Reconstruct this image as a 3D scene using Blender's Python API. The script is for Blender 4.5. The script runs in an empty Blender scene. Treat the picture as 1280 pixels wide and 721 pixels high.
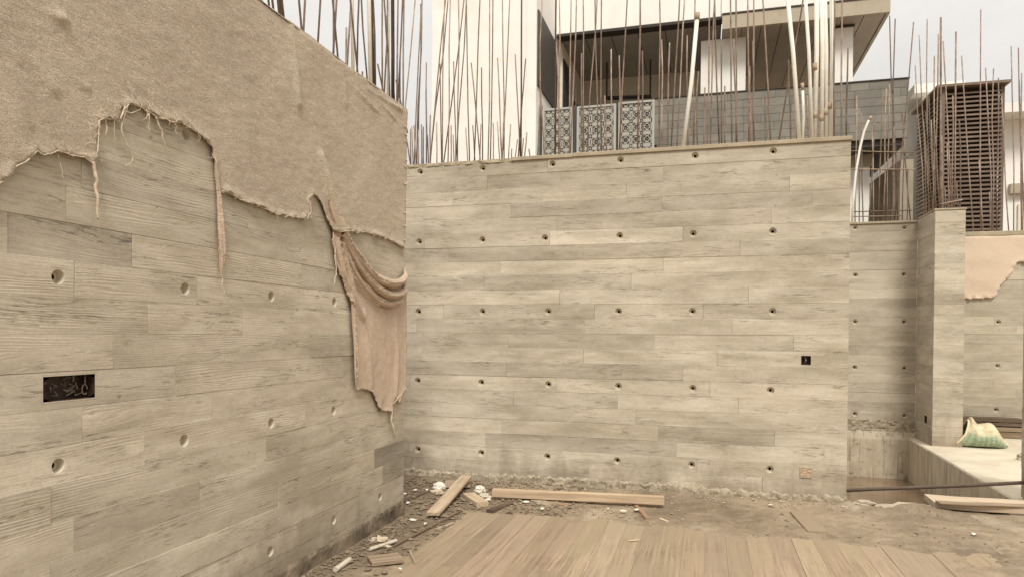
import bpy, bmesh, math, random
import numpy as np
from mathutils import Vector, noise as mn
from mathutils.geometry import delaunay_2d_cdt

rnd = random.Random(7)
S = bpy.context.scene
COL = S.collection

# ------------------------------------------------------------------ camera
EYE = Vector((0, 0, 1.5))
FOC, YAW, PITCH, ROLL, CY = 0.872165, 0.271132, -0.010007, 0.007948, 425.99     # CY: height of the optical axis in the picture (shifted lens)
_f = Vector((-math.sin(YAW) * math.cos(PITCH), math.cos(YAW) * math.cos(PITCH), math.sin(PITCH)))
_r = Vector((math.cos(YAW), math.sin(YAW), 0))
_u = _r.cross(_f)
AXR = _r * math.cos(ROLL) + _u * math.sin(ROLL)
AXU = -_r * math.sin(ROLL) + _u * math.cos(ROLL)
AXF = _f
cam_d = bpy.data.cameras.new('camera')
cam = bpy.data.objects.new('camera', cam_d)
COL.objects.link(cam)
cam_d.sensor_width = 36
cam_d.lens = 36 * FOC * 1000 / 1280
cam_d.shift_y = (CY - 360.5) / 1280
cam_d.clip_start = 0.05
cam_d.clip_end = 3000
from mathutils import Matrix
M = Matrix((AXR, AXU, -AXF)).transposed().to_4x4()
M.translation = EYE
cam.matrix_world = M
S.camera = cam

# ------------------------------------------------------------------ light
SUN_EL, SUN_AZ = math.radians(50), math.radians(160)      # azimuth clockwise from +Y
w = bpy.data.worlds.new('World')
S.world = w
w.use_nodes = True
nt = w.node_tree
nt.nodes.clear()
def wn(t, **k):
    n = nt.nodes.new(t)
    for a, b in k.items():
        setattr(n, a, b)
    return n
out = wn('ShaderNodeOutputWorld'); bg = wn('ShaderNodeBackground')
sky = wn('ShaderNodeTexSky', sky_type='NISHITA', sun_disc=False)
sky.sun_elevation = SUN_EL; sky.sun_rotation = SUN_AZ; sky.dust_density = 4
tc = wn('ShaderNodeTexCoord'); sep = wn('ShaderNodeSeparateXYZ')
nt.links.new(tc.outputs['Generated'], sep.inputs[0])
cl = wn('ShaderNodeMath', operation='MAXIMUM'); nt.links.new(sep.outputs['Z'], cl.inputs[0]); cl.inputs[1].default_value = 0
ov = wn('ShaderNodeMath', operation='MULTIPLY_ADD'); nt.links.new(cl.outputs[0], ov.inputs[0])
ov.inputs[1].default_value = 2 / 3 * 1.25; ov.inputs[2].default_value = 1 / 3 * 1.25       # CIE overcast gradient
mp = wn('ShaderNodeMapping'); mp.inputs['Scale'].default_value = (1.6, 1.6, 4)
nt.links.new(tc.outputs['Generated'], mp.inputs[0])
nz = wn('ShaderNodeTexNoise'); nz.inputs['Scale'].default_value = 2.0; nz.inputs['Detail'].default_value = 6
nz.inputs['Roughness'].default_value = .55; nz.inputs['Distortion'].default_value = .4
nt.links.new(mp.outputs[0], nz.inputs[0])
cr = wn('ShaderNodeValToRGB')
cr.color_ramp.elements[0].position = .32; cr.color_ramp.elements[0].color = (.86, .835, .80, 1)
cr.color_ramp.elements[1].position = .66; cr.color_ramp.elements[1].color = (1.0, .968, .92, 1)
nt.links.new(nz.outputs['Fac'], cr.inputs[0])
cm = wn('ShaderNodeVectorMath', operation='SCALE'); nt.links.new(cr.outputs[0], cm.inputs[0]); nt.links.new(ov.outputs[0], cm.inputs['Scale'])
cs = wn('ShaderNodeVectorMath', operation='SCALE'); nt.links.new(cm.outputs[0], cs.inputs[0]); cs.inputs['Scale'].default_value = 9.7
mix = wn('ShaderNodeMix', data_type='RGBA'); mix.inputs['Factor'].default_value = .975
nt.links.new(sky.outputs[0], mix.inputs['A']); nt.links.new(cs.outputs[0], mix.inputs['B'])
nt.links.new(mix.outputs['Result'], bg.inputs['Color'])
bg.inputs['Strength'].default_value = 0.10
nt.links.new(bg.outputs[0], out.inputs[0])

sun_d = bpy.data.lights.new('sun', 'SUN'); sun_d.energy = 2.0; sun_d.angle = math.radians(16); sun_d.color = (1, .965, .90)
sun = bpy.data.objects.new('sun', sun_d); COL.objects.link(sun)
sd = Vector((math.sin(SUN_AZ) * math.cos(SUN_EL), math.cos(SUN_AZ) * math.cos(SUN_EL), math.sin(SUN_EL)))
sun.rotation_euler = sd.to_track_quat('Z', 'Y').to_euler(); sun.location = (0, 0, 30)

S.view_settings.view_transform = 'Standard'; S.view_settings.look = 'None'
S.view_settings.gamma = 1; S.view_settings.use_curve_mapping = False
S.view_settings.exposure = 0.48

# ------------------------------------------------------------------ measuring: photograph sight line met with a real plane
def _ray(px, py):
    return AXF + AXR * ((px - 640) / (FOC * 1000)) - AXU * ((py - CY) / (FOC * 1000))
def onX(px, py, X):
    v = _ray(px, py); return EYE + v * (X / v.x)
def onY(px, py, Y):
    v = _ray(px, py); return EYE + v * (Y / v.y)
def onZ(px, py, Z=0.0):
    v = _ray(px, py); return EYE + v * ((Z - 1.5) / v.z)

# ------------------------------------------------------------------ object helpers
WLOC = {}
def thing(name, label, cat, loc=(0, 0, 0), group=None, kind=None):
    o = bpy.data.objects.new(name, None); COL.objects.link(o)
    o.location = loc; o.empty_display_size = .1
    WLOC[o.name] = Vector(loc)
    tag(o, label, cat, group, kind)
    return o
def tag(o, label=None, cat=None, group=None, kind=None):
    if label: o['label'] = label
    if cat: o['category'] = cat
    if group: o['group'] = group
    if kind: o['kind'] = kind
    return o
def mesh(name, V, F, mats, parent=None, uv=None, midx=None, smooth=False, tint=None, base=False):
    """V in world metres; the object's origin goes to the middle (or the base) of its box"""
    V = np.asarray([tuple(v) for v in V], float)
    lo, hi = V.min(0), V.max(0); c = (lo + hi) / 2
    if base: c[2] = lo[2]
    me = bpy.data.meshes.new(name)
    me.from_pydata([tuple(v) for v in V - c], [], [tuple(f) for f in F])
    if not isinstance(mats, (list, tuple)): mats = [mats]
    for m in mats: me.materials.append(m)
    if midx is not None: me.polygons.foreach_set('material_index', midx)
    if smooth: me.polygons.foreach_set('use_smooth', [True] * len(me.polygons))
    if uv is not None:
        l = me.uv_layers.new(name='UVMap')
        idx = np.empty(len(me.loops), int); me.loops.foreach_get('vertex_index', idx)
        l.data.foreach_set('uv', np.asarray(uv, float)[idx].ravel())
    me.update()
    o = bpy.data.objects.new(name, me); COL.objects.link(o)
    c = Vector(c); WLOC[o.name] = c
    if parent is not None:
        o.parent = parent; o.location = c - WLOC[parent.name]
    else: o.location = c
    if tint is not None: o.color = (tint, tint, tint, 1) if not isinstance(tint, tuple) else (*tint[:3], 1)
    return o
class G:
    """collects faces"""
    def __init__(s): s.V = []; s.F = []; s.mi = []; s.UV = []
    def add(s, V, F, mi=0, uv=None):
        b = len(s.V); s.V += [tuple(v) for v in V]; s.F += [tuple(i + b for i in f) for f in F]; s.mi += [mi] * len(F)
        s.UV += list(uv) if uv is not None else [(0, 0)] * len(V)
    def box(s, lo, hi, mi=0, b=0.0, jit=0.0):
        x0, y0, z0 = lo; x1, y1, z1 = hi
        if b <= 0:
            V = [(x, y, z) for z in (z0, z1) for y in (y0, y1) for x in (x0, x1)]
            F = [(0, 2, 3, 1), (4, 5, 7, 6), (0, 1, 5, 4), (2, 6, 7, 3), (0, 4, 6, 2), (1, 3, 7, 5)]
            s.add(V, F, mi)
        else:
            bm = bmesh.new(); bmesh.ops.create_cube(bm, size=1)
            for v in bm.verts:
                v.co = Vector(((x0 + x1) / 2 + v.co.x * (x1 - x0), (y0 + y1) / 2 + v.co.y * (y1 - y0), (z0 + z1) / 2 + v.co.z * (z1 - z0)))
            bmesh.ops.bevel(bm, geom=bm.edges[:], offset=b, segments=1, affect='EDGES', profile=.5)
            bm.verts.index_update()
            s.add([v.co for v in bm.verts], [[v.index for v in f.verts] for f in bm.faces], mi); bm.free()
    def tube(s, pts, r, n=6, mi=0, caps=True):
        pts = [Vector(p) for p in pts]; rs = r if isinstance(r, (list, tuple)) else [r] * len(pts)
        V = []; F = []
        t0 = (pts[1] - pts[0]).normalized()
        a = t0.orthogonal().normalized()
        for i, p in enumerate(pts):
            t = (pts[min(i + 1, len(pts) - 1)] - pts[max(i - 1, 0)]).normalized()
            a = (a - t * a.dot(t)).normalized(); bb = t.cross(a)
            for k in range(n):
                q = 2 * math.pi * k / n
                V.append(p + (a * math.cos(q) + bb * math.sin(q)) * rs[i])
        for i in range(len(pts) - 1):
            for k in range(n):
                F.append((i * n + k, i * n + (k + 1) % n, (i + 1) * n + (k + 1) % n, (i + 1) * n + k))
        if caps:
            F.append(tuple(range(n - 1, -1, -1))); F.append(tuple((len(pts) - 1) * n + k for k in range(n)))
        s.add(V, F, mi)
    def out(s, name, mats, parent=None, **k):
        return mesh(name, s.V, s.F, mats, parent, midx=s.mi, **k)
def obox(name, c, ax, half, mat, parent=None, bev=.004, warp=0.0, seed=0, **kw):
    """a board with its own axes: c centre, ax three axis vectors, half sizes; long side cut in pieces so that it can warp"""
    r = random.Random(seed); n = 8
    a, b, d = [Vector(v).normalized() for v in ax]; V = []; F = []; UV = []
    ou, ovv = r.random() * 20, r.random() * 20
    e = bev
    ring = [(-1, -1, 1, 0), (-1, -1, 0, 1), (-1, 1, 0, -1), (-1, 1, 1, 0), (1, 1, -1, 0), (1, 1, 0, -1), (1, -1, 0, 1), (1, -1, -1, 0)]
    xs = [-1 + 2 * i / n for i in range(n + 1)]
    for i, x in enumerate(xs):
        f = 1 if 0 < i < n else .985
        dv = mn.noise(Vector((x * 1.3 + seed, 3, 1))) * warp; dw = mn.noise(Vector((x * 1.1, seed, 7))) * warp
        for (sy, sz, iy, iz) in ring:
            y = sy * half[1] + iy * e + dv; z = sz * half[2] + iz * e + dw
            V.append(Vector(c) + a * (x * half[0] + r.uniform(-.002, .002) * (i in (0, n))) + b * (y * f) + d * (z * f))
            UV.append((x * half[0] + ou, y + z + ovv))
    m = 8
    for i in range(n):
        for k in range(m):
            F.append((i * m + k, i * m + (k + 1) % m, (i + 1) * m + (k + 1) % m, (i + 1) * m + k))
    F.append(tuple(range(m - 1, -1, -1))); F.append(tuple(n * m + k for k in range(m)))
    return mesh(name, V, F, mat, parent, uv=UV, **kw)

# ------------------------------------------------------------------ materials
class Mat:
    def __init__(s, name, rough=.9):
        s.m = bpy.data.materials.new(name); s.m.use_nodes = True; s.t = s.m.node_tree
        s.b = s.t.nodes['Principled BSDF']; s.b.inputs['Roughness'].default_value = rough
        s.b.inputs['Specular IOR Level'].default_value = .25
    def n(s, t, ins=None, **k):
        x = s.t.nodes.new(t)
        for a, b in k.items(): setattr(x, a, b)
        for a, b in (ins or {}).items():
            if hasattr(b, 'is_linked') or isinstance(b, bpy.types.NodeSocket): s.t.links.new(b, x.inputs[a])
            else: x.inputs[a].default_value = b
        return x
    def math(s, op, a, b=0.0, c=0.0, clamp=False):
        return s.n('ShaderNodeMath', {0: a, 1: b, 2: c}, operation=op, use_clamp=clamp).outputs[0]
    def map(s, vec, scale, loc=(0, 0, 0)):
        return s.n('ShaderNodeMapping', {'Vector': vec, 'Scale': scale, 'Location': loc}).outputs[0]
    def noise(s, vec, scale=1, detail=3, rough=.5, dist=0):
        return s.n('ShaderNodeTexNoise', {'Vector': vec, 'Scale': scale, 'Detail': detail, 'Roughness': rough, 'Distortion': dist}).outputs['Fac']
    def ramp(s, f, p0, p1, v0=0.0, v1=1.0):
        return s.n('ShaderNodeMapRange', {0: f, 1: p0, 2: p1, 3: v0, 4: v1}).outputs[0]
    def mixc(s, f, a, b, mode='MIX'):
        x = s.n('ShaderNodeMix', {}, data_type='RGBA', blend_type=mode)
        for key, val in (('Factor', f), ('A', a), ('B', b)):
            if isinstance(val, bpy.types.NodeSocket): s.t.links.new(val, x.inputs[key])
            else: x.inputs[key].default_value = val if key == 'Factor' or len(val) == 4 else (*val, 1)
        return x.outputs['Result']
    def scalec(s, col, f):
        x = s.n('ShaderNodeVectorMath', {0: col, 'Scale': f}, operation='SCALE'); return x.outputs[0]
    def col(s, c):
        if isinstance(c, bpy.types.NodeSocket): s.t.links.new(c, s.b.inputs['Base Color'])
        else: s.b.inputs['Base Color'].default_value = (*c, 1)
    def bump(s, h, strength=.3, dist=.01):
        x = s.n('ShaderNodeBump', {'Height': h, 'Strength': strength, 'Distance': dist}); s.t.links.new(x.outputs[0], s.b.inputs['Normal'])
    def uv(s): return s.n('ShaderNodeUVMap').outputs[0]
    def pos(s): return s.n('ShaderNodeNewGeometry').outputs['Position']
    def ocol(s): return s.n('ShaderNodeObjectInfo').outputs['Color']
    def orand(s): return s.n('ShaderNodeObjectInfo').outputs['Random']

def board_concrete(name, c_lo, c_hi, contrast=1.0, speck=1.0):
    """board-marked concrete: the grain of the shuttering board printed in cement; some boards left a strong print, some hardly any"""
    m = Mat(name, .88); uv = m.uv(); pos = m.pos(); rn = m.orand()
    print_ = m.ramp(rn, 0, 1, .25, 1.25)
    sx = m.n('ShaderNodeSeparateXYZ', {0: uv})
    kn = m.n('ShaderNodeTexVoronoi', {'Vector': m.map(uv, (1.15, 4.6, 1)), 'Scale': 1.0, 'Randomness': 1.0}, feature='F1')
    kd = kn.outputs['Distance']; kc = m.n('ShaderNodeSeparateXYZ', {0: kn.outputs['Color']}).outputs[0]
    kon = m.ramp(kc, .60, .62)
    warp = m.noise(m.map(uv, (1.0, 6, 1)), 1, 3, .5)
    v2 = m.math('ADD', sx.outputs[1], m.math('MULTIPLY', m.math('SUBTRACT', warp, .5), .10))
    v2 = m.math('ADD', v2, m.math('MULTIPLY', m.ramp(kd, 0, .30, .045, 0), kon))
    g = m.n('ShaderNodeCombineXYZ', {0: sx.outputs[0], 1: v2, 2: 0.0}).outputs[0]
    band = m.noise(m.map(g, (.8, 20, 1)), 1, 4, .6)
    fine = m.noise(m.map(g, (5, 170, 1)), 1, 3, .65)
    ring = m.math('SINE', m.math('MULTIPLY', v2, 520.0))
    ringm = m.math('MULTIPLY', m.ramp(m.noise(m.map(uv, (.8, 5, 1), (9, 3, 0)), 1, 2), .46, .60), m.ramp(m.noise(m.map(g, (3, 30, 1)), 1, 3), .35, .6))
    torn = m.noise(m.map(g, (9, 80, 1), (3, 1, 0)), 1, 5, .72)
    tornm = m.ramp(m.noise(m.map(g, (1.7, 10, 1), (5, 8, 0)), 1, 4, .65), .49, .64)
    tornf = m.math('MULTIPLY', m.ramp(torn, .53, .62), tornm)
    smear = m.noise(m.map(uv, (1.5, 4.5, 1), (2, 7, 0)), 1, 6, .68)
    cloud = m.noise(m.map(pos, (.9, .9, 2.8)), 1, 7, .66, .3)
    grit = m.noise(m.map(pos, (70, 70, 70)), 1, 4, .7)
    pit = m.n('ShaderNodeTexVoronoi', {'Vector': m.map(pos, (7, 7, 7)), 'Scale': 1.0}, feature='F1')
    pitf = m.math('MULTIPLY', m.ramp(pit.outputs['Distance'], .045, .07, 1, 0), m.ramp(m.n('ShaderNodeSeparateXYZ', {0: pit.outputs['Color']}).outputs[1], .45, .5))
    knot = m.math('MULTIPLY', m.ramp(kd, .035, .07, 1, 0), kon)
    fac = m.math('ADD', m.math('MULTIPLY', m.ramp(band, .3, .7, -.20 * contrast, .20 * contrast), print_), .58)
    fac = m.math('ADD', fac, m.ramp(smear, .34, .66, -.40, .32))
    fac = m.math('ADD', fac, m.ramp(cloud, .32, .68, -.50, .40))
    fac = m.math('ADD', fac, m.math('MULTIPLY', m.ramp(fine, .3, .7, -.13 * contrast, .13 * contrast), print_))
    fac = m.math('ADD', fac, m.math('MULTIPLY', m.math('MULTIPLY', ring, ringm), .10), clamp=True)
    c = m.mixc(fac, c_lo, c_hi)
    k = m.math('SUBTRACT', 1.0, m.math('MULTIPLY', m.math('MULTIPLY', tornf, print_), .40 * speck))
    k = m.math('MULTIPLY', k, m.math('SUBTRACT', 1.0, m.math('MULTIPLY', pitf, .30)))
    k = m.math('MULTIPLY', k, m.math('SUBTRACT', 1.0, m.math('MULTIPLY', knot, .22)))
    k = m.math('MULTIPLY', k, m.ramp(grit, .3, .7, .93, 1.07))
    c = m.scalec(c, k)
    c = m.mixc(1.0, c, m.ocol(), 'MULTIPLY')
    # splashed mud and damp along the foot of the walls
    zz = m.n('ShaderNodeSeparateXYZ', {0: pos}).outputs[2]
    spl = m.noise(m.map(pos, (3.2, 3.2, 1.6), (4, 4, 0)), 1, 6, .68)
    dp = m.ramp(m.math('ADD', zz, m.math('MULTIPLY', m.math('SUBTRACT', spl, .5), 1.1)), .02, .34, .62, 0)
    c = m.mixc(dp, c, (.20, .155, .105))
    m.col(c)
    h = m.math('MULTIPLY', m.math('ADD', m.math('MULTIPLY', fine, .5), m.math('MULTIPLY', band, .5)), print_)
    h = m.math('ADD', h, m.math('MULTIPLY', m.math('MULTIPLY', ring, ringm), .12))
    h = m.math('SUBTRACT', h, m.math('MULTIPLY', tornf, .9))
    h = m.math('SUBTRACT', h, m.math('MULTIPLY', knot, .4))
    h = m.math('SUBTRACT', h, m.math('MULTIPLY', pitf, .8))
    h = m.math('ADD', h, m.math('MULTIPLY', grit, .3))
    m.bump(h, .6, .006)
    return m.m
def plain(name, c, var=.12, scale=3, rough=.85, bump=.15, bscale=40, dirt=None, dirt_amt=.5, dscale=1.5, tint=False, metal=0):
    m = Mat(name, rough); p = m.pos()
    n1 = m.noise(p, scale, 5, .6); n2 = m.noise(p, bscale, 4, .65)
    k = m.math('MULTIPLY', m.ramp(n1, .25, .75, 1 - var, 1 + var), m.ramp(n2, .3, .7, 1 - var * .5, 1 + var * .5))
    cc = m.scalec(m.n('ShaderNodeRGB').outputs[0], k)
    m.t.nodes[-1].name
    for x in m.t.nodes:
        if x.bl_idname == 'ShaderNodeRGB': x.outputs[0].default_value = (*c, 1)
    if dirt:
        d = m.ramp(m.noise(p, dscale, 6, .65, .3), .45, .65, 0, dirt_amt)
        cc = m.mixc(d, cc, dirt)
    if tint: cc = m.mixc(1.0, cc, m.ocol(), 'MULTIPLY')
    m.col(cc); m.bump(n2, bump, .004)
    m.b.inputs['Metallic'].default_value = metal
    return m.m
def wood(name, c_lo, c_hi, rough=.8, dirt=None, dirt_amt=0.0, far=None):
    m = Mat(name, rough); uv = m.uv(); p = m.pos()
    warp = m.noise(m.map(uv, (1.5, 9, 1)), 1, 3)
    sx = m.n('ShaderNodeSeparateXYZ', {0: uv})
    v2 = m.math('ADD', sx.outputs[1], m.math('MULTIPLY', m.math('SUBTRACT', warp, .5), .07))
    g = m.n('ShaderNodeCombineXYZ', {0: sx.outputs[0], 1: v2, 2: 0.0}).outputs[0]
    band = m.noise(m.map(g, (.9, 38, 1)), 1, 4, .6); fine = m.noise(m.map(g, (6, 260, 1)), 1, 3, .6)
    smear = m.noise(m.map(uv, (2, 6, 1)), 1, 5, .6)
    f = m.math('ADD', m.ramp(band, .36, .66, 0, 1), m.ramp(fine, .3, .7, -.35, .35))
    f = m.math('ADD', f, m.ramp(smear, .3, .7, -.3, .3), clamp=True)
    c = m.mixc(f, c_lo, c_hi)
    if dirt:
        d = m.ramp(m.math('ADD', m.noise(p, 1.6, 6, .65), m.math('MULTIPLY', m.noise(p, 14, 4, .7), .35)), .50, .76, 0, dirt_amt)
        if far:
            yy = m.n('ShaderNodeSeparateXYZ', {0: p}).outputs[1]
            fd = m.ramp(m.math('ADD', yy, m.math('MULTIPLY', m.math('SUBTRACT', m.noise(p, 2.6, 6, .7), .5), 1.6)), far[0], far[1], 0, .92)
            d = m.math('MAXIMUM', d, fd)
        c = m.mixc(d, c, dirt)
    c = m.mixc(1.0, c, m.ocol(), 'MULTIPLY')
    m.col(c); m.bump(m.math('ADD', m.math('MULTIPLY', band, .6), fine), .35, .003)
    return m.m
def hessian_mat(name, c_lo, c_hi, rough=1.0):
    m = Mat(name, .95); uv = m.uv()
    rot = lambda sc, a, loc=(0, 0, 0): m.n('ShaderNodeMapping', {'Vector': uv, 'Scale': (*sc, 1), 'Rotation': (0, 0, a), 'Location': loc}).outputs[0]
    big = m.noise(m.map(uv, (1.6, 1.6, 1)), 1, 5, .6)
    mott = m.noise(m.map(uv, (11, 11, 1)), 1, 5, .65)
    def ridge(vec, wd=.05):
        n_ = m.noise(vec, 1, 4, .6, .5); return m.ramp(m.math('ABSOLUTE', m.math('SUBTRACT', n_, .5)), 0, wd, 1, 0)
    r1 = ridge(rot((22, 75), .55)); r2 = ridge(rot((80, 30), .2, (4, 2, 0))); r3 = ridge(rot((14, 42), -.45, (7, 1, 0)), .035); r4 = ridge(rot((150, 150), 0), .08)
    d1 = m.noise(rot((60, 200), .5), 1, 4, .7)
    fib = m.math('ADD', m.math('ADD', r1, r2), m.math('ADD', m.math('MULTIPLY', r3, 1.3), m.math('MULTIPLY', r4, .6)))
    dark = m.ramp(m.noise(rot((30, 70), .4, (1, 9, 0)), 1, 5, .75), .56, .70)
    f = m.math('ADD', m.ramp(big, .3, .7, .3, .7), m.ramp(mott, .3, .7, -.12, .12))
    f = m.math('ADD', f, m.ramp(fib, 0, 2.2, -.20, .34)); f = m.math('ADD', f, m.ramp(d1, .3, .7, -.25, .25), clamp=True)
    c = m.mixc(f, c_lo, c_hi)
    c = m.scalec(c, m.math('SUBTRACT', 1.0, m.math('MULTIPLY', dark, .26 * rough)))
    m.col(c)
    h = m.math('ADD', m.math('MULTIPLY', fib, .55), m.math('MULTIPLY', d1, .7)); h = m.math('ADD', h, m.math('MULTIPLY', mott, .6)); h = m.math('SUBTRACT', h, m.math('MULTIPLY', dark, .6))
    m.bump(h, 1.0, .0032 * rough)
    m.b.inputs['Sheen Weight'].default_value = .1
    return m.m

CONC = board_concrete('board_marked_concrete', (.362, .308, .225), (.588, .515, .402), 1.0, 1.2)
CONC_FAR = board_concrete('board_marked_concrete_far', (.372, .319, .236), (.536, .472, .365), .8, .5)
CORE = plain('wall_core_concrete', (.33, .28, .2), .15)
KICK = plain('kicker_concrete', (.40, .335, .24), .30, 9, .9, .9, 70, dirt=(.15, .118, .08), dirt_amt=.7, dscale=22)
KICKD = plain('damp_kicker_concrete', (.24, .19, .13), .35, 8, .8, .8, 60, dirt=(.075, .058, .038), dirt_amt=.9, dscale=4.5)
LIP = plain('mortar_lip', (.40, .33, .23), .2, 6, .9, .5, 60)
HOLE = plain('tie_hole_cement', (.56, .49, .375), .12, 12)
DARK = plain('dark_void', (.02, .016, .012), .2)
RUST = plain('rusty_steel', (.23, .165, .122), .35, 14, .75, .5, 120, dirt=(.36, .29, .22), dirt_amt=.7, dscale=7, tint=True)
RUSTD = plain('dark_rusty_steel', (.12, .075, .055), .35, 10, .7, .4, 100, tint=True)
PVC = plain('white_pvc', (.83, .79, .70), .06, 5, .5, .1, 30, dirt=(.62, .53, .40), dirt_amt=.35, dscale=6)
TAPE = plain('brown_tape', (.42, .31, .2), .2, 20, .5)
HESS = hessian_mat('wet_hessian', (.50, .395, .28), (.80, .665, .495))
HESSD = hessian_mat('hanging_hessian', (.47, .345, .24), (.75, .585, .425), .6)
HESSP = hessian_mat('pale_pink_hessian', (.64, .49, .36), (.78, .63, .475), .5)
MUD = None

# ------------------------------------------------------------------ walls of board-marked concrete
def panel_mesh(P, u0, u1, v0, v1, w, holes, seed, duv):
    """P(u,v,w)->world; holes: ('c',u,v,r) round or ('r',u,v,hu,hv) square openings in the face"""
    r = random.Random(seed); g = G(); ou, ov_ = r.random() * 50, r.random() * 50
    b = r.choice((.0005, .0007, .0010, .0018)); tl = r.uniform(-.0012, .0012)
    V = []; F = []; UV = []
    def vert(u, v, ww):
        V.append(P(u, v, ww)); UV.append((u * duv + ou, v + ov_)); return len(V) - 1
    W = lambda u, v: w + tl * ((v - v0) / (v1 - v0) - .5) * 2
    a0, a1, b0, b1 = u0 + b, u1 - b, v0 + b, v1 - b
    cur = a0
    def quad(ua, ub, va, vb):
        F.append((vert(ua, va, W(ua, va)), vert(ub, va, W(ub, va)), vert(ub, vb, W(ub, vb)), vert(ua, vb, W(ua, vb))))
    for h in sorted(holes, key=lambda h: h[1]):
        hu, hv = h[1], h[2]
        sx = h[3] * 1.25 if h[0] == 'c' else h[3] + .006
        sy = h[3] * 1.25 if h[0] == 'c' else h[4] + .006
        if hu - sx <= cur + .002 or hu + sx >= a1 - .002: continue
        quad(cur, hu - sx, b0, b1); quad(hu - sx, hu + sx, b0, hv - sy); quad(hu - sx, hu + sx, hv + sy, b1)
        N = 16; outer = []; inner = []
        for k in range(N):
            q = 2 * math.pi * (k + .5) / N; c, s = math.cos(q), math.sin(q); mm = max(abs(c), abs(s))
            # square ring snapped to its corners
            ox, oy = c / mm, s / mm
            if k % 4 == 0 or k % 4 == 3: pass
            outer.append(vert(hu + ox * sx, hv + oy * sy, W(hu, hv)))
            if h[0] == 'c': inner.append(vert(hu + c * h[3], hv + s * h[3], W(hu, hv) - .001))
            else: inner.append(vert(hu + ox * h[3], hv + oy * h[4], W(hu, hv)))
        for k in range(N):
            j = (k + 1) % N
            if k % 4 == 1:   # the corner of the square lies between these two
                q = 2 * math.pi * (k + 1) / N
                sgx = 1 if math.cos(q) > 0 else -1; sgy = 1 if math.sin(q) > 0 else -1
                cn = vert(hu + sgx * sx, hv + sgy * sy, W(hu, hv)); F.append((outer[k], cn, outer[j]))
                if h[0] == 'r':
                    ci = vert(hu + sgx * h[3], hv + sgy * h[4], W(hu, hv))
                    F.append((inner[k], outer[k], outer[j], inner[j])); F.append((inner[k], inner[j], ci)); continue
            F.append((inner[k], outer[k], outer[j], inner[j]))
        cur = hu + sx
    quad(cur, a1, b0, b1)
    e = [(a0, b0), (a1, b0), (a1, b1), (a0, b1)]; o = [(u0, v0), (u1, v0), (u1, v1), (u0, v1)]
    for k in range(4):
        j = (k + 1) % 4
        i0 = vert(*e[k], W(*e[k])); i1 = vert(*e[j], W(*e[j])); o0 = vert(*o[k], w - b); o1 = vert(*o[j], w - b)
        p0 = vert(*o[k], w - .012); p1 = vert(*o[j], w - .012)
        F.append((i0, o0, o1, i1)); F.append((o0, p0, p1, o1))
    return V, F, UV
def hole_mesh(P, u, v, r, w, deep=.14):
    g = G(); N = 16
    rings = [(r, -.001), (r * .78, -.032), (r * .40, -.032), (r * .38, -deep)]
    V = []
    for (rr, ww) in rings:
        for k in range(N):
            q = 2 * math.pi * (k + .5) / N
            V.append(P(u + rr * math.cos(q), v + rr * math.sin(q), w + ww))
    F = []; mi = []
    for i in range(3):
        for k in range(N):
            j = (k + 1) % N; F.append((i * N + k, i * N + j, (i + 1) * N + j, (i + 1) * N + k)); mi.append(0 if i < 2 else 1)
    F.append(tuple(3 * N + k for k in range(N))); mi.append(1)
    return V, F, mi
def build_wall(parent, P, u0, u1, edges, joints, holes, mat, seed, tints=None, rects=(), hole_r=.033, minlen=.4, auto=True, spread=.07, proud=.0022, skip=None, deep=.14):
    """edges: heights of the board joints; joints: row -> positions of end joints"""
    r = random.Random(seed); n = 0
    for k in range(len(edges) - 1):
        v0, v1 = edges[k], edges[k + 1]
        js = sorted(j for j in joints.get(k, []) if u0 + .05 < j < u1 - .05)
        cuts = [u0] + js + [u1]
        if auto:
            more = []
            for a, b in zip(cuts[:-1], cuts[1:]):
                if b - a > 2.6: more.append(a + (b - a) * r.uniform(.35, .65))
            cuts = sorted(cuts + more)
        for a, b in zip(cuts[:-1], cuts[1:]):
            if skip and skip(a, b, v0, v1): continue
            n += 1
            gv = r.choice((.0001, .0001, .0001, .0001, .0003, .0008)); gu = r.choice((.0001, .0002, .0006, .0012))
            hs = []
            for h in holes:
                if a < h[0] < b and v0 <= h[1] < v1:
                    m_ = hole_r * 1.25 + .006
                    dj = r.uniform(-.006, .006)
                    hs.append(('c', min(max(h[0] + dj, a + m_), b - m_), min(max(h[1], v0 + m_), v1 - m_), hole_r))
            for h in rects:
                if a < h[0] < b and v0 <= h[1] < v1:
                    hs.append(('r', min(max(h[0], a + h[2] + .02), b - h[2] - .02), min(max(h[1], v0 + h[3] + .010), v1 - h[3] - .010), h[2], h[3]))
            wv = r.uniform(-proud, proud)
            V, F, UV = panel_mesh(P, a + gu, b - gu, v0 + gv, v1 - gv, wv, hs, seed * 1000 + n, 1.0)
            t = 1 + r.gauss(0, spread); t = min(max(t, .78), 1.18)
            if tints:
                for (ta, tb, tk, tt) in tints:
                    if tk == k and ta < (a + b) / 2 < tb: t = tt
            wm = r.uniform(-.006, .006)
            mesh('board_panel', V, F, mat, parent, uv=UV, tint=(t * (1 + wm), t, t * (1 - wm)))
            for h in hs:
                if h[0] == 'c':
                    V, F, mi = hole_mesh(P, h[1], h[2], hole_r, wv, deep * r.choice((1, 1, 1, .34))); mesh('tie_hole', V, F, [HOLE, DARK], parent, midx=mi)
                else:
                    yield_box(parent, P, h, wv)
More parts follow.
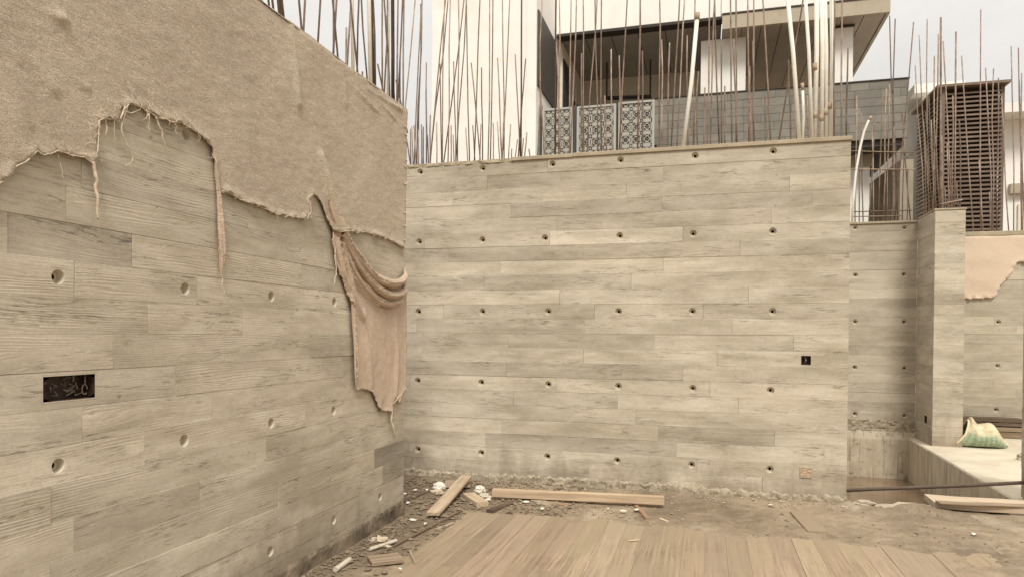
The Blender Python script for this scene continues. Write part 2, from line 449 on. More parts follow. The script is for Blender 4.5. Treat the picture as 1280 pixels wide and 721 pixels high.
def yield_box(parent, P, h, w):
    """recessed socket box in the wall face"""
    u, v, hu, hv = h[1:5]; g = G()
    o = [(-hu, -hv), (hu, -hv), (hu, hv), (-hu, hv)]
    dp = -.055
    V = [P(u + a, v + b, w) for a, b in o] + [P(u + a * .97, v + b * .95, w + dp) for a, b in o]
    g.add(V, [(0, 4, 5, 1), (1, 5, 6, 2), (2, 6, 7, 3), (3, 7, 4, 0), (4, 5, 6, 7)], 0)
    bx = g.out('socket_box', [BOXM], parent)
    g = G(); r = random.Random(3)
    if hu > .05:
        for k in range(14):     # crumbs of slurry and wire ends in the box
            a = u + r.uniform(-.8, .8) * hu; b = v + r.uniform(-.7, .7) * hv
            g.tube([P(a, b, w + dp), P(a + r.uniform(-.02, .02), b + r.uniform(-.015, .015), w + dp + .02), P(a + r.uniform(-.03, .03), b + r.uniform(-.02, .02), w + dp + .006)], .003, 5)
        q = [P(u + hu * .78 + .012 * math.cos(t), v - hv * .3 + .02 * math.sin(t), w + dp + .03) for t in [i * .5 for i in range(12)]]
        g.tube(q, .0025, 5); g.tube([P(u + hu * .8, v + hv * .9, w + dp + .03), P(u + hu * .8, v + hv * .2, w + dp + .03)], .003, 5)
        g.out('wire_end', [WIRE], bx)
    else:
        g.tube([P(u - .004, v + hv * .8, w + dp + .02), P(u + .002, v - .005, w + dp + .035), P(u - .003, v - hv * .6, w + dp + .02)], .006, 6)
        g.out('wire_end', [WIRE], bx)
BOXM = plain('socket_box_brown', (.05, .028, .02), .5, 30, .5, .6, 90)
WIRE = plain('grey_wire', (.22, .17, .13), .4, 40, .5)

def wallP(O, ud, nd):
    O = Vector(O); ud = Vector(ud); nd = Vector(nd)
    return lambda u, v, w: O + ud * u + Vector((0, 0, v)) + nd * w
def shell(parent, P, u0, u1, z0, z1, thick, mat, back=.14):
    """the wall's body behind its faces: back slab, top, ends"""
    def bx(ua, ub, za, zb, wa, wb):
        V = [P(u, v, ww) for ww in (wa, wb) for v in (za, zb) for u in (ua, ub)]
        return V, [(0, 2, 3, 1), (4, 5, 7, 6), (0, 1, 5, 4), (2, 6, 7, 3), (0, 4, 6, 2), (1, 3, 7, 5)]
    g = G()
    for a in ((u0, u1, z0, z1, -thick, -back), (u0, u1, z1 - .03, z1, -back + .001, -.012), (u0, u0 + .02, z0, z1 - .031, -back + .001, -.014), (u1 - .02, u1 - .0005, z0, z1 - .031, -back + .001, -.014)):
        g.add(*bx(*a))
    return g.out('core', mat, parent)
def rough_strip(name, parent, P, u0, u1, z0, ztop, mat, step=.012, seed=0, wmid=.0, amp=.012, jag=.02, depth=.05):
    """ragged band of cement along a wall"""
    n = int((u1 - u0) / step); nv = 7; V = []; F = []
    for i in range(n + 1):
        u = u0 + (u1 - u0) * i / n
        top = ztop(u) + jag * mn.fractal(Vector((u * 14, seed, 0)), .7, 2, 6)
        for k in range(nv + 1):
            t = k / nv; z = z0 + (top - z0) * t
            ww = wmid + amp * mn.fractal(Vector((u * 14, z * 22, seed)), 1, 2, 4)
            if k == nv: ww = wmid - depth
            V.append(P(u, z, ww))
    for i in range(n):
        for k in range(nv):
            a = i * (nv + 1) + k; F.append((a, a + nv + 1, a + nv + 2, a + 1))
    return mesh(name, V, F, mat, parent, smooth=False)

LX, LEND, LTOP = -2.3476, 5.204, 3.280
BY, BEND, BTOP = 6.6357, 1.196, 3.228
# joints measured on the photograph, per board row
JB = {21: [-1.5, 0.0], 20: [-2.114, -0.399], 19: [-2.474, -0.738, .7], 18: [-1.869, 0.89], 17: [-1.406, 0.554], 16: [-2.781, -1.474, -0.214], 15: [-2.516, -1.136, 0.287], 14: [-0.391, -3.0], 13: [-2.135, -0.685], 12: [-1.369, 0.365], 11: [-2.568, -1.03, -0.028],
      10: [-2.86, -1.122, 0.226], 9: [-1.878, -0.465, .75], 8: [-1.134, -2.8, .1], 7: [-1.9, -.2], 6: [-2.936, -1.398, 0.04], 5: [-1.824, 0.289, -.8], 4: [-2.687, -0.631], 3: [-1.948, -0.422, .6], 2: [-2.111, -0.254, 1.01], 1: [-0.066, -2.1], 0: [-1.07, -2.902, .5]}
JL = {21: [2.7], 20: [1.9, 3.8], 19: [3.1], 18: [2.2, 4.1], 17: [2.9], 16: [1.8, 3.6], 15: [3.2], 14: [2.171, 3.196], 13: [2.104, 3.95], 12: [2.42, 1.875], 11: [2.141, 2.81], 10: [2.509, 3.153, 4.291], 9: [2.324, 3.8], 8: [2.677, 4.203], 7: [2.178, 2.923], 6: [2.493, 3.755],
      5: [2.04, 3.366], 4: [2.838, 2.144], 3: [3.481, 2.039, 4.68], 2: [2.3, 4.436, 4.82], 1: [3.154, 4.189], 0: [3.975, 2.7]}

# --- left wall
lw = thing('concrete_wall', 'long board-marked concrete wall at left, its upper half covered by torn hessian', 'wall', (LX, 3.1, 0))
PL = wallP((LX, 0, 0), (0, 1, 0), (1, 0, 0))
ledges = [.040] + [.076 + .141 * k for k in range(1, 23)] + [LTOP - .012]
_ly = (2.07, 2.736, 3.409, 4.098, 4.779)
lh = [(y, z) for z in (1.700, .990, .268) for y in _ly] + [(2.734, 2.418), (2.07, 2.418), (3.409, 2.41)]
pb = onX(88, 484, LX)
build_wall(lw, PL, 1.0, LEND, ledges, JL, lh, CONC, 11, rects=[(pb.y, pb.z, .113, .047)], hole_r=.028,
           tints=[(4.6, 6, 3, .62), (4.7, 6, 2, .74), (2.2, 2.9, 7, 1.12), (1.8, 2.17, 7, .93), (2.5, 3.1, 10, 1.1), (1.8, 2.14, 12, .9), (2.1, 2.45, 12, .88), (1, 6, 8, .97), (3.9, 4.7, 9, .9)], spread=.06)
shell(lw, PL, 1.0, LEND, -.3, LTOP, .26, CORE)
kick_l = rough_strip('kicker', lw, PL, 1.0, LEND - .003, -.05, lambda u: .135 + .02 * max(0, (u - 4.0)), KICKD, seed=3, wmid=.008, amp=.004, jag=.013, depth=.010)

# --- back wall
bw = thing('concrete_wall', 'wide board-marked concrete wall facing the viewer behind the plank floor', 'wall', (-1.1, BY + .13, 0))
PB = wallP((0, BY, 0), (1, 0, 0), (0, -1, 0))
bedges = [.030] + [.088 + .142 * k for k in range(1, 22)] + [BTOP - .010]
bh = [(x, z) for z in (3.148, 2.434, 1.721, 1.013, .307) for x in (-3.523, -2.842, -2.161, -1.48, -.8, -.118, .566)]
q1 = onY(1007.5, 450, BY); q2 = onY(1007.5, 590, BY)
build_wall(bw, PB, -3.9, BEND, bedges, JB, bh, CONC, 23, rects=[(q1.x, q1.z, .040, .040)],
           tints=[(-9, 9, 21, .93), (-2.2, 9, 20, .88), (-2, .8, 18, .84), (.77, 2, 18, .95), (-9, -1.5, 17, 1.0), (-1.5, .43, 17, .9), (-9, 9, 15, .86), (-9, 9, 14, 1.08),
                  (-1.24, 9, 15, .92), (-1.9, -1.2, 6, .82), (-9, -1.6, 9, .96), (-9, 9, 8, 1.06), (-9, -.9, 7, .90), (-.8, 9, 7, .98), (-9, 9, 4, 1.03), (-2.6, -.39, 2, .84), (-9, 9, 1, 1.08), (-.3, .5, 2, 1.06)], spread=.06)
shell(bw, PB, -3.9, BEND, -.9, BTOP, .26, CORE)
rough_strip('kicker', bw, PB, -3.9, BEND - .003, -.05, lambda u: .120 - .012 * math.sin(u * 2), KICK, seed=8, wmid=.014, amp=.010, jag=.035, depth=.020)
rough_strip('mortar_lip', bw, PB, -3.6, -1.83, BTOP - .035, lambda u: BTOP + .004, LIP, seed=5, wmid=.004, amp=.010, jag=.012)
g = G()
for (a, b, zz) in ((-1.86, -1.25, -.004), (-1.248, BEND + .006, .0)):
    g.box((a, BY - .018, BTOP - .026 + zz), (b, BY + .245, BTOP + .010 + zz), 0, .003)
g.out('top_strip', LIP, bw)
# square repair patch low on the wall
g = G()
hx, hz = .050, .046
for (a, b, c_, d) in ((-hx, hx, hz - .01, hz), (-hx, hx, -hz, -hz + .01), (-hx, -hx + .01, -hz + .011, hz - .011), (hx - .01, hx, -hz + .011, hz - .011)):
    g.box((q2.x + a, BY - .010, q2.z + c_), (q2.x + b, BY + .012, q2.z + d))
pf = g.out('box_rim', LIP, bw)
V = []; F = []; nn = 14
for i in range(nn + 1):
    for j in range(nn + 1):
        a = -hx + .009 + (2 * hx - .018) * i / nn; b = -hz + .009 + (2 * hz - .018) * j / nn
        V.append((q2.x + a, BY - .007 - .006 * mn.fractal(Vector((a * 60, b * 60, 2)), 1, 2, 3), q2.z + b))
for i in range(nn):
    for j in range(nn):
        a = i * (nn + 1) + j; F.append((a, a + nn + 1, a + nn + 2, a + 1))
mesh('plug', V, F, plain('plug_mortar', (.47, .335, .23), .35, 30, .9, .6, 90), bw)

# ------------------------------------------------------------------ recessed wall, column, far wall, near column
RY = 11.62
rw = thing('concrete_wall', 'recessed shaded concrete wall above the water pit, right of the wide wall', 'wall', (2.1, RY + .1, -.7))
PR = wallP((0, RY, 0), (1, 0, 0), (0, -1, 0))
ra = onY(1100, 278, RY).z
rrow = [.235 + .142 * k for k in range(0, 30) if .265 + .139 * k < ra - .06] + [ra - .01]
rh = []
for px, ys in ((1069, (285, 344, 402, 459, 516)), (1130.5, (285, 343, 402, 460, 519))):
    for y in ys: p = onY(px, y, RY); rh.append((p.x, p.z))
build_wall(rw, PR, .4, 3.014, rrow, {k: [.6 + .7 * ((k * 7) % 5) / 5 - .2] for k in range(0, 25, 2)}, rh, CONC_FAR, 31, hole_r=.036, spread=.06)
shell(rw, PR, .4, 3.014, -.9, ra, .25, CORE)
STAIN = Mat('drip_stained_concrete', .85); _p = STAIN.pos()
_s = STAIN.ramp(STAIN.noise(STAIN.map(_p, (30, 30, 1.8)), 1, 4, .6), .54, .68, 0, .7)
_s2 = STAIN.ramp(STAIN.noise(STAIN.map(_p, (9, 9, 14), (2, 1, 0)), 1, 5, .7), .56, .68, 0, .7)
_b = STAIN.mixc(STAIN.ramp(STAIN.noise(_p, 3, 5, .6), .3, .7), (.40, .335, .235), (.58, .50, .37))
STAIN.col(STAIN.mixc(_s2, STAIN.mixc(_s, _b, (.24, .19, .13)), (.15, .12, .08))); STAIN.bump(STAIN.noise(_p, 40, 4), .4, .006)
rough_strip('plinth', rw, PR, .4, 3.014, -.85, lambda u: .10, STAIN.m, seed=14, wmid=.030, amp=.010, jag=.015, depth=.03)
rough_strip('kicker', rw, PR, .4, 3.014, .09, lambda u: .275, KICK, seed=15, wmid=.008, amp=.014, jag=.02, depth=.06)
g = G(); g.box((.4, RY - .02, ra - .02), (3.003, RY + .24, ra + .012), 0, .003); g.out('top_strip', LIP, rw)

cx0, cx1, cy0 = 3.015, 3.385, 10.80
cl_ = thing('concrete_column', 'board-marked concrete pier standing on the slab corner, left of the green sack', 'column', ((cx0 + cx1) / 2, cy0 + .4, 0))
ctop = onY(1186, 262, cy0).z
PC = wallP((0, cy0, 0), (1, 0, 0), (0, -1, 0)); PCL = wallP((cx0, 0, 0), (0, -1, 0), (-1, 0, 0))
ce = [.0 + .1395 * k for k in range(0, 23) if .03 + .1395 * k < ctop - .05] + [ctop - .008]
build_wall(cl_, PC, cx0 + .001, cx1, ce, {}, [], CONC, 41, tints=[(0, 9, 20, 1.05), (0, 9, 5, .95)], spread=.07, auto=False)
ch = []
for px, ys in ((1149, (342, 400, 461)), (1162.5, (336, 400, 464))):
    for y in ys: p = onX(px, y, cx0); ch.append((-p.y, p.z))
qb = onX(1157, 526, cx0)
build_wall(cl_, PCL, -RY + .002, -cy0 - .003, ce, {}, ch, CONC_FAR, 42, hole_r=.026, rects=[(-qb.y, qb.z, .055, .05)], spread=.06, auto=False, deep=.12)
g = G(); g.box((cx0 + .13, cy0 + .13, .0), (cx1 - .012, RY - .05, ctop - .02)); g.box((cx0 + .012, cy0 + .012, ctop - .03), (cx1 - .01, RY - .05, ctop - .008)); g.box((cx1 - .03, cy0 + .015, 0), (cx1 - .004, RY - .05, ctop - .031)); g.out('core', CORE, cl_)
g = G(); g.box((cx0 - .01, cy0 - .012, ctop - .006), (cx1 + .012, RY - .06, ctop + .016), 0, .004); g.out('top_strip', LIP, cl_)

FY = 12.4
fw = thing('concrete_wall', 'distant concrete wall at far right, partly under a pale pink hessian sheet', 'wall', (5.0, FY + .1, 0))
PF = wallP((0, FY, 0), (1, 0, 0), (0, -1, 0))
ft = onY(1240, 291, FY).z
fe = [.02 + .1395 * k for k in range(0, 23) if .02 + .1395 * k < ft - .05] + [ft - .01]
fh = []
for px, y in ((1248, 406), (1247, 457), (1246, 508)): p = onY(px, y, FY); fh.append((p.x, p.z)); fh.append((p.x + .7, p.z)); fh.append((p.x - .7, p.z))
build_wall(fw, PF, 3.0, 7.5, fe, {k: [3.7 + ((k * 13) % 7) * .3, 5.6] for k in range(25)}, fh, CONC_FAR, 51, hole_r=.036, spread=.07)
shell(fw, PF, 3.0, 7.5, -.1, ft, .25, CORE)
g = G(); g.box((3.02, FY - .03, ft - .05), (7.5, FY + .24, ft + .02), 0, .006); g.out('top_strip', LIP, fw)

ncx, ncy = 2.868, 7.16
nc = thing('concrete_column', 'nearest concrete pier, cut by the right edge of the view', 'column', (ncx + .2, ncy + .2, 0))
PN = wallP((0, ncy, 0), (1, 0, 0), (0, -1, 0))
build_wall(nc, PN, ncx, ncx + .40, [.02 + .139 * k for k in range(23)], {}, [], CONC, 61, auto=False)
build_wall(nc, wallP((ncx - .012, 0, 0), (0, -1, 0), (-1, 0, 0)), -ncy - .40, -ncy - .001, [.02 + .139 * k for k in range(23)], {}, [], CONC, 62, auto=False)
g = G(); g.box((ncx + .003, ncy + .012, 0), (ncx + .397, ncy + .40, 3.06)); g.out('core', CORE, nc)

# ------------------------------------------------------------------ bars cast in the walls
def bar(parent, p0, p1, r, mat=RUST, bend=.0, name='rebar', n=6):
    p0, p1 = Vector(p0), Vector(p1); d = p1 - p0
    m1 = p0 + d * .35 + Vector((rnd.uniform(-1, 1), rnd.uniform(-1, 1), 0)) * bend
    m2 = p0 + d * .7 + Vector((rnd.uniform(-1, 1), rnd.uniform(-1, 1), 0)) * bend
    g = G(); g.tube([p0, m1, m2, p1], r, n)
    t = rnd.uniform(.6, 1.5)
    return g.out(name, mat, parent, tint=(t, t * rnd.uniform(.95, 1.06), t * rnd.uniform(.92, 1.12)), smooth=True)
def bars(parent, lst, plane, ztop, depth, up, rr=.0068):
    for e in lst:
        bx, by, tx, ty = e[:4]; k = e[4] if len(e) > 4 else 1
        dd = rnd.choice((.06, .19)) if depth is None else depth
        if plane[0] == 'Y':
            a = onY(bx, by, plane[1] + dd); b = onY(tx, ty, plane[1] + dd)
        else:
            a = onX(bx, by, plane[1] - dd); b = onX(tx, ty, plane[1] - dd)
        d = b - a
        if abs(d.z) < .05: continue
        a2 = a + d * ((ztop - .03 - a.z) / d.z)
        b2 = b + d * ((up - b.z) / d.z) * rnd.uniform(.85, 1.1) if ty <= 0 else b
        bar(parent, a2, b2, rr * k, RUSTD if k > 1.3 else RUST, .006 * (b2 - a2).length)
LB_ = [(338, 18, 336, 0), (343, 22, 341, 0), (350, 28, 347, 0), (353, 32, 350, 0), (356, 35, 352, 0), (378, 48, 374, 0), (379, 48, 382, 0), (397, 62, 401, 0), (416, 75, 420, 0), (423, 79, 416, 0),
       (417, 75, 417, 0), (434, 86, 440, 0), (433, 86, 433, 35), (447, 93, 436, 0), (447, 92, 450, 0), (453, 102, 453, 90), (460, 107, 452, 0), (467, 110, 464, 0, 1.5), (469, 112, 466, 0), (479, 117, 472, 80), (478, 117, 477, 0), (485, 122, 479, 0),
       (480, 118, 484, 0), (487, 123, 483, 20), (491, 125, 491, 0, 2.3), (496, 128, 497, 0), (497, 130, 502, 0), (504, 138, 505, 0), (503, 137, 495, 100), (500, 132, 500, 78), (493, 126, 490, 70)]
bars(lw, LB_, ('X', LX), LTOP, None, 4.9)
# nearer bars of the same row stand above the frame
BB = [(500, 215, 519, 0), (513, 205, 507, 167), (518, 204, 527, 0), (523, 204, 526, 0), (521, 204, 527.5, 0), (533, 203, 533, 79), (538, 201, 557, 0), (538, 201, 560, 0), (552, 200, 550, 80), (560, 200, 563, 0), (555, 200, 580, 0),
      (553, 200, 556, 0), (572, 200, 573, 0), (570, 200, 583, 0), (587, 199, 583, 0), (593, 198, 600, 0), (600, 198, 589, 79), (610, 198, 612, 0), (613, 197, 616, 0), (603, 198, 602, 85), (630, 196, 628, 0), (628, 196, 637, 0), (627, 196, 622, 73), (650, 195, 644, 68),
      (651, 195, 652, 0, 1.4), (648, 195, 657, 74), (672, 194, 678, 0), (680, 194, 676, 113), (694, 194, 695, 0, 1.35), (700, 194, 695, 50), (698, 194, 699, 0), (712, 193, 714, 0), (713, 193, 720, 0), (730, 192, 729, 0), (747, 191, 744, 0), (734, 191, 746, 0),
      (752, 190, 752, 0), (774, 188, 784, 0), (797, 187, 800, 0, 1.3), (803, 187, 803, 64), (824, 185, 824, 0), (828, 185, 827, 50), (835, 184, 837, 54), (839, 183, 849, 0), (846, 183, 856, 0), (860, 182, 859, 45), (867, 181, 869, 0), (884, 181, 887, 0), (888, 180, 894, 0),
      (899, 180, 894, 0), (902, 180, 902, 52), (906, 179, 906, 108), (915, 179, 913, 0), (920, 178, 920, 0), (936, 178, 935, 0), (938, 178, 937, 83), (943, 177, 942, 0), (942, 177, 941, 52), (963, 176, 953, 0), (957, 176, 956, 120), (974, 175, 1003, 0), (988, 175, 986, 75), (921, 178, 917, 50), (1043, 172, 1043, 0), (1052, 172, 1054, 0),
      (766, 189, 764, 62), (776, 188, 774, 70), (728, 192, 727, 67), (758, 190, 756, 120), (867, 181, 873, 90), (880, 181, 881, 110), (996, 174, 995, 100), (1011, 173, 1009, 120), (872, 181, 871, 115), (1058, 172, 1060, 60)]
for zx, zy in ((45, 555), (50, 545), (60, 540), (80, 560), (92, 535), (100, 545), (113, 270), (118, 580), (130, 495), (157, 525), (220, 540), (230, 265), (228, 580), (282, 550), (312, 540), (348, 535), (400, 530), (418, 525), (430, 555), (447, 460), (475, 535), (480, 640), (505, 600), (530, 595), (545, 570), (553, 640)):
    x = 500 + zx / 3.4346; BB.append((x + rnd.uniform(-3, 3), 202 - (x - 510) * .06, x, zy / 3.4346))
bars(bw, BB, ('Y', BY), BTOP, None, 4.95)
RB = [(1069, 276, 1071, 120), (1074, 276, 1074, 150), (1079, 276, 1077, 140), (1086, 276, 1093, 150), (1092, 276, 1090, 160), (1098, 276, 1103, 117), (1104, 276, 1108, 111), (1109, 276, 1112, 105), (1117, 276, 1117, 158), (1122, 276, 1112, 20), (1118, 276, 1142, 28), (1113, 276, 1119, 24), (1134, 275, 1135, 210), (1128, 275, 1131, 170), (1138, 275, 1128, 140)]
bars(rw, RB, ('Y', RY), ra, .12, 5, .0085)
def hbar(parent, a, b, r=.008, name='tie_bar'):
    bar(parent, a, b, r, RUST, .008, name)
for (x0, y0, x1, y1) in ((1064, 189, 1144, 191), (1064, 212, 1144, 212), (1064, 265, 1140, 263), (1064, 271, 1128, 270)):
    hbar(rw, onY(x0, y0, RY + .10), onY(x1, y1, RY + .10))
CB = []
for i, (tx, ty) in enumerate(((1144, 82), (1149, 44), (1159, 24), (1154, 150), (1157, 140), (1161, 120), (1164, 150), (1168, 160))):
    y = RY - .06 - i * .10
    a = Vector((cx0 + .07, y, ctop - .03)); b = onX(tx, ty, cx0 + .07); b = onY(tx, ty, y)
    bar(cl_, a, Vector((a.x + (b.x - a.x), y, b.z)), .0072, RUST, .015)
for (tx, ty, bxx, k) in ((1173, 43, 1169, 1), (1176, 22, 1175, 1.5), (1179, 52, 1190, 1), (1195, 40, 1193, 1.2), (1181, 235, 1181, 1), (1185, 230, 1185, 1), (1188, 240, 1188, 1), (1184, 180, 1186, 1), (1196, 228, 1197, 1), (1199, 150, 1200, 1), (1201, 240, 1201, 1), (1177, 170, 1177, 1), (1191, 120, 1191, 1), (1168, 70, 1166, 1)):
    a = onY(bxx, 263, cy0 + .08); b = onY(tx, ty, cy0 + .08); bar(cl_, Vector((a.x, a.y, ctop - .03)), b, .0085 * k, RUST, .012)
hbar(cl_, onY(1172, 256, cy0 + .07), onY(1203, 250, cy0 + .07), .010)
bars(fw, [(1217, 290, 1202, 70), (1226, 290, 1226, 12), (1240, 290, 1232, 85), (1241, 290, 1242, 86), (1246, 290, 1248, 98), (1261, 290, 1252, 120), (1267, 290, 1264, 58), (1278, 290, 1273, 60), (1277, 290, 1277, 92), (1281, 290, 1274, 100), (1284, 290, 1289, 80), (1229, 290, 1224, 200), (1238, 290, 1237, 240)], ('Y', FY), ft, .12, 5, .0085)

# plastic conduits standing out of the wall tops
def conduit(pts, r, label, parent_tapes=(), flare=None, group=None):
    base = Vector(pts[0]); t = thing('conduit_pipe', label, 'conduit', base, group)
    g = G(); rs = [r] * len(pts)
    g.tube(pts, rs, 10); g.out('pipe', PVC, t, smooth=True)
    for f in parent_tapes:
        a = Vector(pts[0]).lerp(Vector(pts[-1]), f); d = (Vector(pts[-1]) - Vector(pts[0])).normalized()
        g = G(); g.tube([a - d * .03, a + d * .03], r * 1.12, 10); g.out('tape', TAPE, t, smooth=True)
    if flare:
        a = Vector(pts[-1]); d = (a - Vector(pts[-2])).normalized()
        g = G(); g.tube([a - d * .06, a + d * .004], r * 1.2, 10); g.out('collar', TAPE, t, smooth=True)
    return t
def pipe_on(bx, by, tx, ty, wpx, label, dep=.12, plane=BY, z=BTOP, tapes=(), flare=False, up=4.9, group=None):
    a = onY(bx, by, plane + dep); b = onY(tx, ty, plane + dep); d = b - a
    a = a + d * ((z - .04 - a.z) / d.z)
    if ty <= 0: b = b + d * ((up - b.z) / d.z)
    mid = a.lerp(b, .5) + Vector((.012, .004, 0))
    conduit([a, mid, b], wpx / 951 * plane / 2, label, tapes, flare, group)
pipe_on(854, 182, 872, 17, 5.5, 'lone leaning white conduit with a brown collar, standing before the balcony soffit', flare=True)
pipe_on(999, 173, 984, 0, 5.5, 'white conduit leaning left, just left of the taped conduit bundle')
pipe_on(1003, 173, 1003, 105, 3.6, 'short white conduit stub with brown collar beside the bundle', flare=True)
pipe_on(1015, 172, 1006, 0, 4.5, 'white conduit leaning left out of the taped bundle', .10)
pipe_on(1018, 171, 1020, 0, 6, 'leftmost upright white conduit of the taped bundle, with two tape bands', .13, tapes=(.17, .42))
pipe_on(1027, 171, 1026, 0, 5.2, 'second upright white conduit of the taped bundle', .12, tapes=(.15,))
pipe_on(1032.5, 171, 1030.5, 0, 5, 'third upright white conduit of the taped bundle', .125, tapes=(.18,))
pipe_on(1038, 171, 1038.5, 0, 5, 'rightmost upright white conduit of the taped bundle', .12, tapes=(.21,))
cp = [onY(1065, 282, RY - .0 + .1), onY(1067, 245, RY + .1), onY(1070, 215, RY + .1), onY(1075, 185, RY + .1), onY(1080, 165, RY + .1), onY(1085, 153, RY + .1), onY(1089, 146, RY + .1)]
conduit(cp, .018, 'white conduit curving to the right above the recessed wall', (), True)
def pipe_left(bx, by, tx, ty, wpx, label):
    a = onX(bx, by, LX - .13); b = onX(tx, ty, LX - .13); d = b - a
    a = a + d * ((LTOP - .04 - a.z) / d.z); b = b + d * ((4.9 - b.z) / d.z)
    conduit([a, a.lerp(b, .5) + Vector((.005, .008, 0)), b], wpx / 951 * a.y * .5, label)
pipe_left(326, 8, 323, -20, 8, 'thick cream conduit furthest left above the hessian covered wall')
pipe_left(441, 90, 439, 0, 5.5, 'slim cream conduit among rusty bars, left of the other two above the hessian')
pipe_left(463, 108, 460, 0, 6, 'cream conduit behind a thick dark bar above the hessian covered wall')
pipe_left(484.5, 121, 485, 0, 4, 'thinnest cream conduit beside the thick brown post above the hessian')

# ------------------------------------------------------------------ hessian
def densify(poly, step, jit, seed, tear):
    """tear(i) tells which polygon edges are torn"""
    r = random.Random(seed); outp = []; torn = []
    n = len(poly)
    for i in range(n):
        a = Vector(poly[i]); b = Vector(poly[(i + 1) % n]); L_ = (b - a).length; k = max(1, int(L_ / step)); nrm = Vector((-(b - a).y, (b - a).x)).normalized() if L_ else Vector((0, 0))
        for j in range(k):
            p = a.lerp(b, j / k)
            if tear(i) and j: p = p + nrm * (jit * mn.fractal(Vector((p.x * 38, p.y * 38, seed)), .8, 2, 4) * 1.6)
            outp.append(p); torn.append(tear(i))
    return outp, torn
def cloth(poly, step, jit, seed, tear, disp, P, name, mat, parent=None, curl=.02, thick=.004):
    B, torn = densify(poly, step * .6, jit, seed, tear)
    xs = [p.x for p in B]; ys = [p.y for p in B]; r = random.Random(seed)
    pts = list(B)
    BA = np.array([(p.x, p.y) for p in B]); X0 = BA; X1 = np.roll(BA, -1, 0)
    gx = np.arange(min(xs), max(xs), step); gy = np.arange(min(ys), max(ys), step)
    Q = np.array([(x + r.uniform(-.3, .3) * step, y + r.uniform(-.3, .3) * step) for x in gx for y in gy])
    ins = np.zeros(len(Q), bool)
    for a, b in zip(X0, X1):
        c_ = ((a[1] > Q[:, 1]) != (b[1] > Q[:, 1]))
        if abs(b[1] - a[1]) > 1e-12: ins ^= c_ & (Q[:, 0] < (b[0] - a[0]) * (Q[:, 1] - a[1]) / (b[1] - a[1]) + a[0])
    Q = Q[ins]
    dm = np.full(len(Q), 9.)
    for p in BA: dm = np.minimum(dm, np.hypot(Q[:, 0] - p[0], Q[:, 1] - p[1]))
    Q = Q[dm > step * .45]
    nb = len(B)
    vv = [Vector((p.x, p.y)) for p in B] + [Vector(q) for q in Q]
    res = delaunay_2d_cdt(vv, [(i, (i + 1) % nb) for i in range(nb)], [], 1, 1e-6)
    V2, F = res[0], res[2]
    A = np.array([(v.x, v.y) for v in V2])
    TB = np.array([(p.x, p.y) for p, t in zip(B, torn) if t]); d = np.full(len(A), 9.)
    for p in TB: d = np.minimum(d, np.hypot(A[:, 0] - p[0], A[:, 1] - p[1]))
    W3 = []
    for (x, y), dd in zip(A, d):
        e = math.exp(-(dd / .022) ** 2)
        wv = disp(x, y) + curl * e * (.55 + .9 * mn.noise(Vector((x * 16, y * 16, seed))))
        W3.append(P(x, y, max(wv, .006)))
    o = mesh(name, W3, [tuple(f) for f in F], mat, parent, uv=A, smooth=True)
    md = o.modifiers.new('thickness', 'SOLIDIFY'); md.thickness = thick; md.offset = 0
    return o
def L2(px, py): p = onX(px, py, LX); return (p.y, p.z)
low = [(-150, 330), (-60, 275), (0, 222), (14, 208), (37, 190), (46, 194), (56, 193), (64, 189), (80, 194), (100, 198), (108, 203), (112, 208), (115, 192), (117, 165), (118, 152), (126, 149), (135, 151), (143, 152), (150, 138), (157, 130), (170, 134), (180, 141), (190, 146), (205, 152),
       (222, 154), (232, 160), (245, 168), (254, 176), (261, 186), (264, 200), (267, 222), (269, 240), (271, 241), (274, 239), (285, 243), (300, 252), (312, 255), (325, 260), (345, 269), (362, 272), (380, 274), (384, 264), (384, 248), (388, 242), (394, 246), (399, 256), (404, 270), (408, 281), (414, 290),
       (422, 290), (432, 288), (443, 291), (452, 290), (463, 293), (472, 296), (482, 299), (492, 304), (500, 309), (504.5, 311)]
poly = [L2(*p) for p in low]
nl = len(poly)
poly += [(LEND - .004, LTOP + .004), (1.1, LTOP + .004), (1.1, poly[0][1])]
creases = []
for pts, wd, am in ((((362, 35), (366, 75), (370, 130)), .03, .020), (((399, 195), (404, 220), (411, 258), (418, 290)), .032, .085), (((424, 75), (430, 130)), .03, .012), (((20, 60), (60, 110)), .03, .012), (((440, 110), (470, 140)), .008, .012),
                    (((470, 125), (492, 150)), .008, .010), (((60, 18), (75, 24)), .02, .02), (((82, 92), (108, 112)), .008, .010), (((280, 15), (284, 40)), .012, .008), (((150, 100), (163, 118)), .01, .012), (((455, 110), (500, 138)), .010, .014), (((10, 100), (18, 190)), .05, .02)):
    creases.append(([Vector(L2(*p)) for p in pts], wd, am))
def crease(x, y):
    s = 0
    for pts, wd, am in creases:
        for n_, (a, b) in enumerate(zip(pts[:-1], pts[1:])):
            ab = b - a; p = Vector((x, y)); t = max(0, min(1, (p - a).dot(ab) / ab.length_squared)); dd = (p - a.lerp(b, t)).length
            if dd < wd * 3: s = max(s, am * min(1, .25 + .75 * (n_ + t) / (len(pts) - 1)) * math.exp(-(dd / wd) ** 2))
    return s
def hdisp(x, y):
    v = Vector((x, y, 0))
    s = .012 + .007 * mn.fractal(v * 2.2, 1, 2, 3) + .0022 * mn.fractal(Vector((x * 9 + y * 6, y * 22 - x * 6, 3)), 1, 2, 3)
    s += .0016 * mn.noise(Vector((x * 30 + y * 10, y * 60, 4)))
    if x < 2.1: s += .03 * (2.1 - x) ** 1.2
    return max(s + crease(x, y), .007)
hc = thing('hessian_sheet', 'big torn tan hessian sheet draped over the upper left wall', 'cloth', (LX, 3.5, LTOP))
cloth(poly, .0135, .009, 2, lambda i: i < nl - 1, hdisp, PL, 'sheet', HESS, hc)
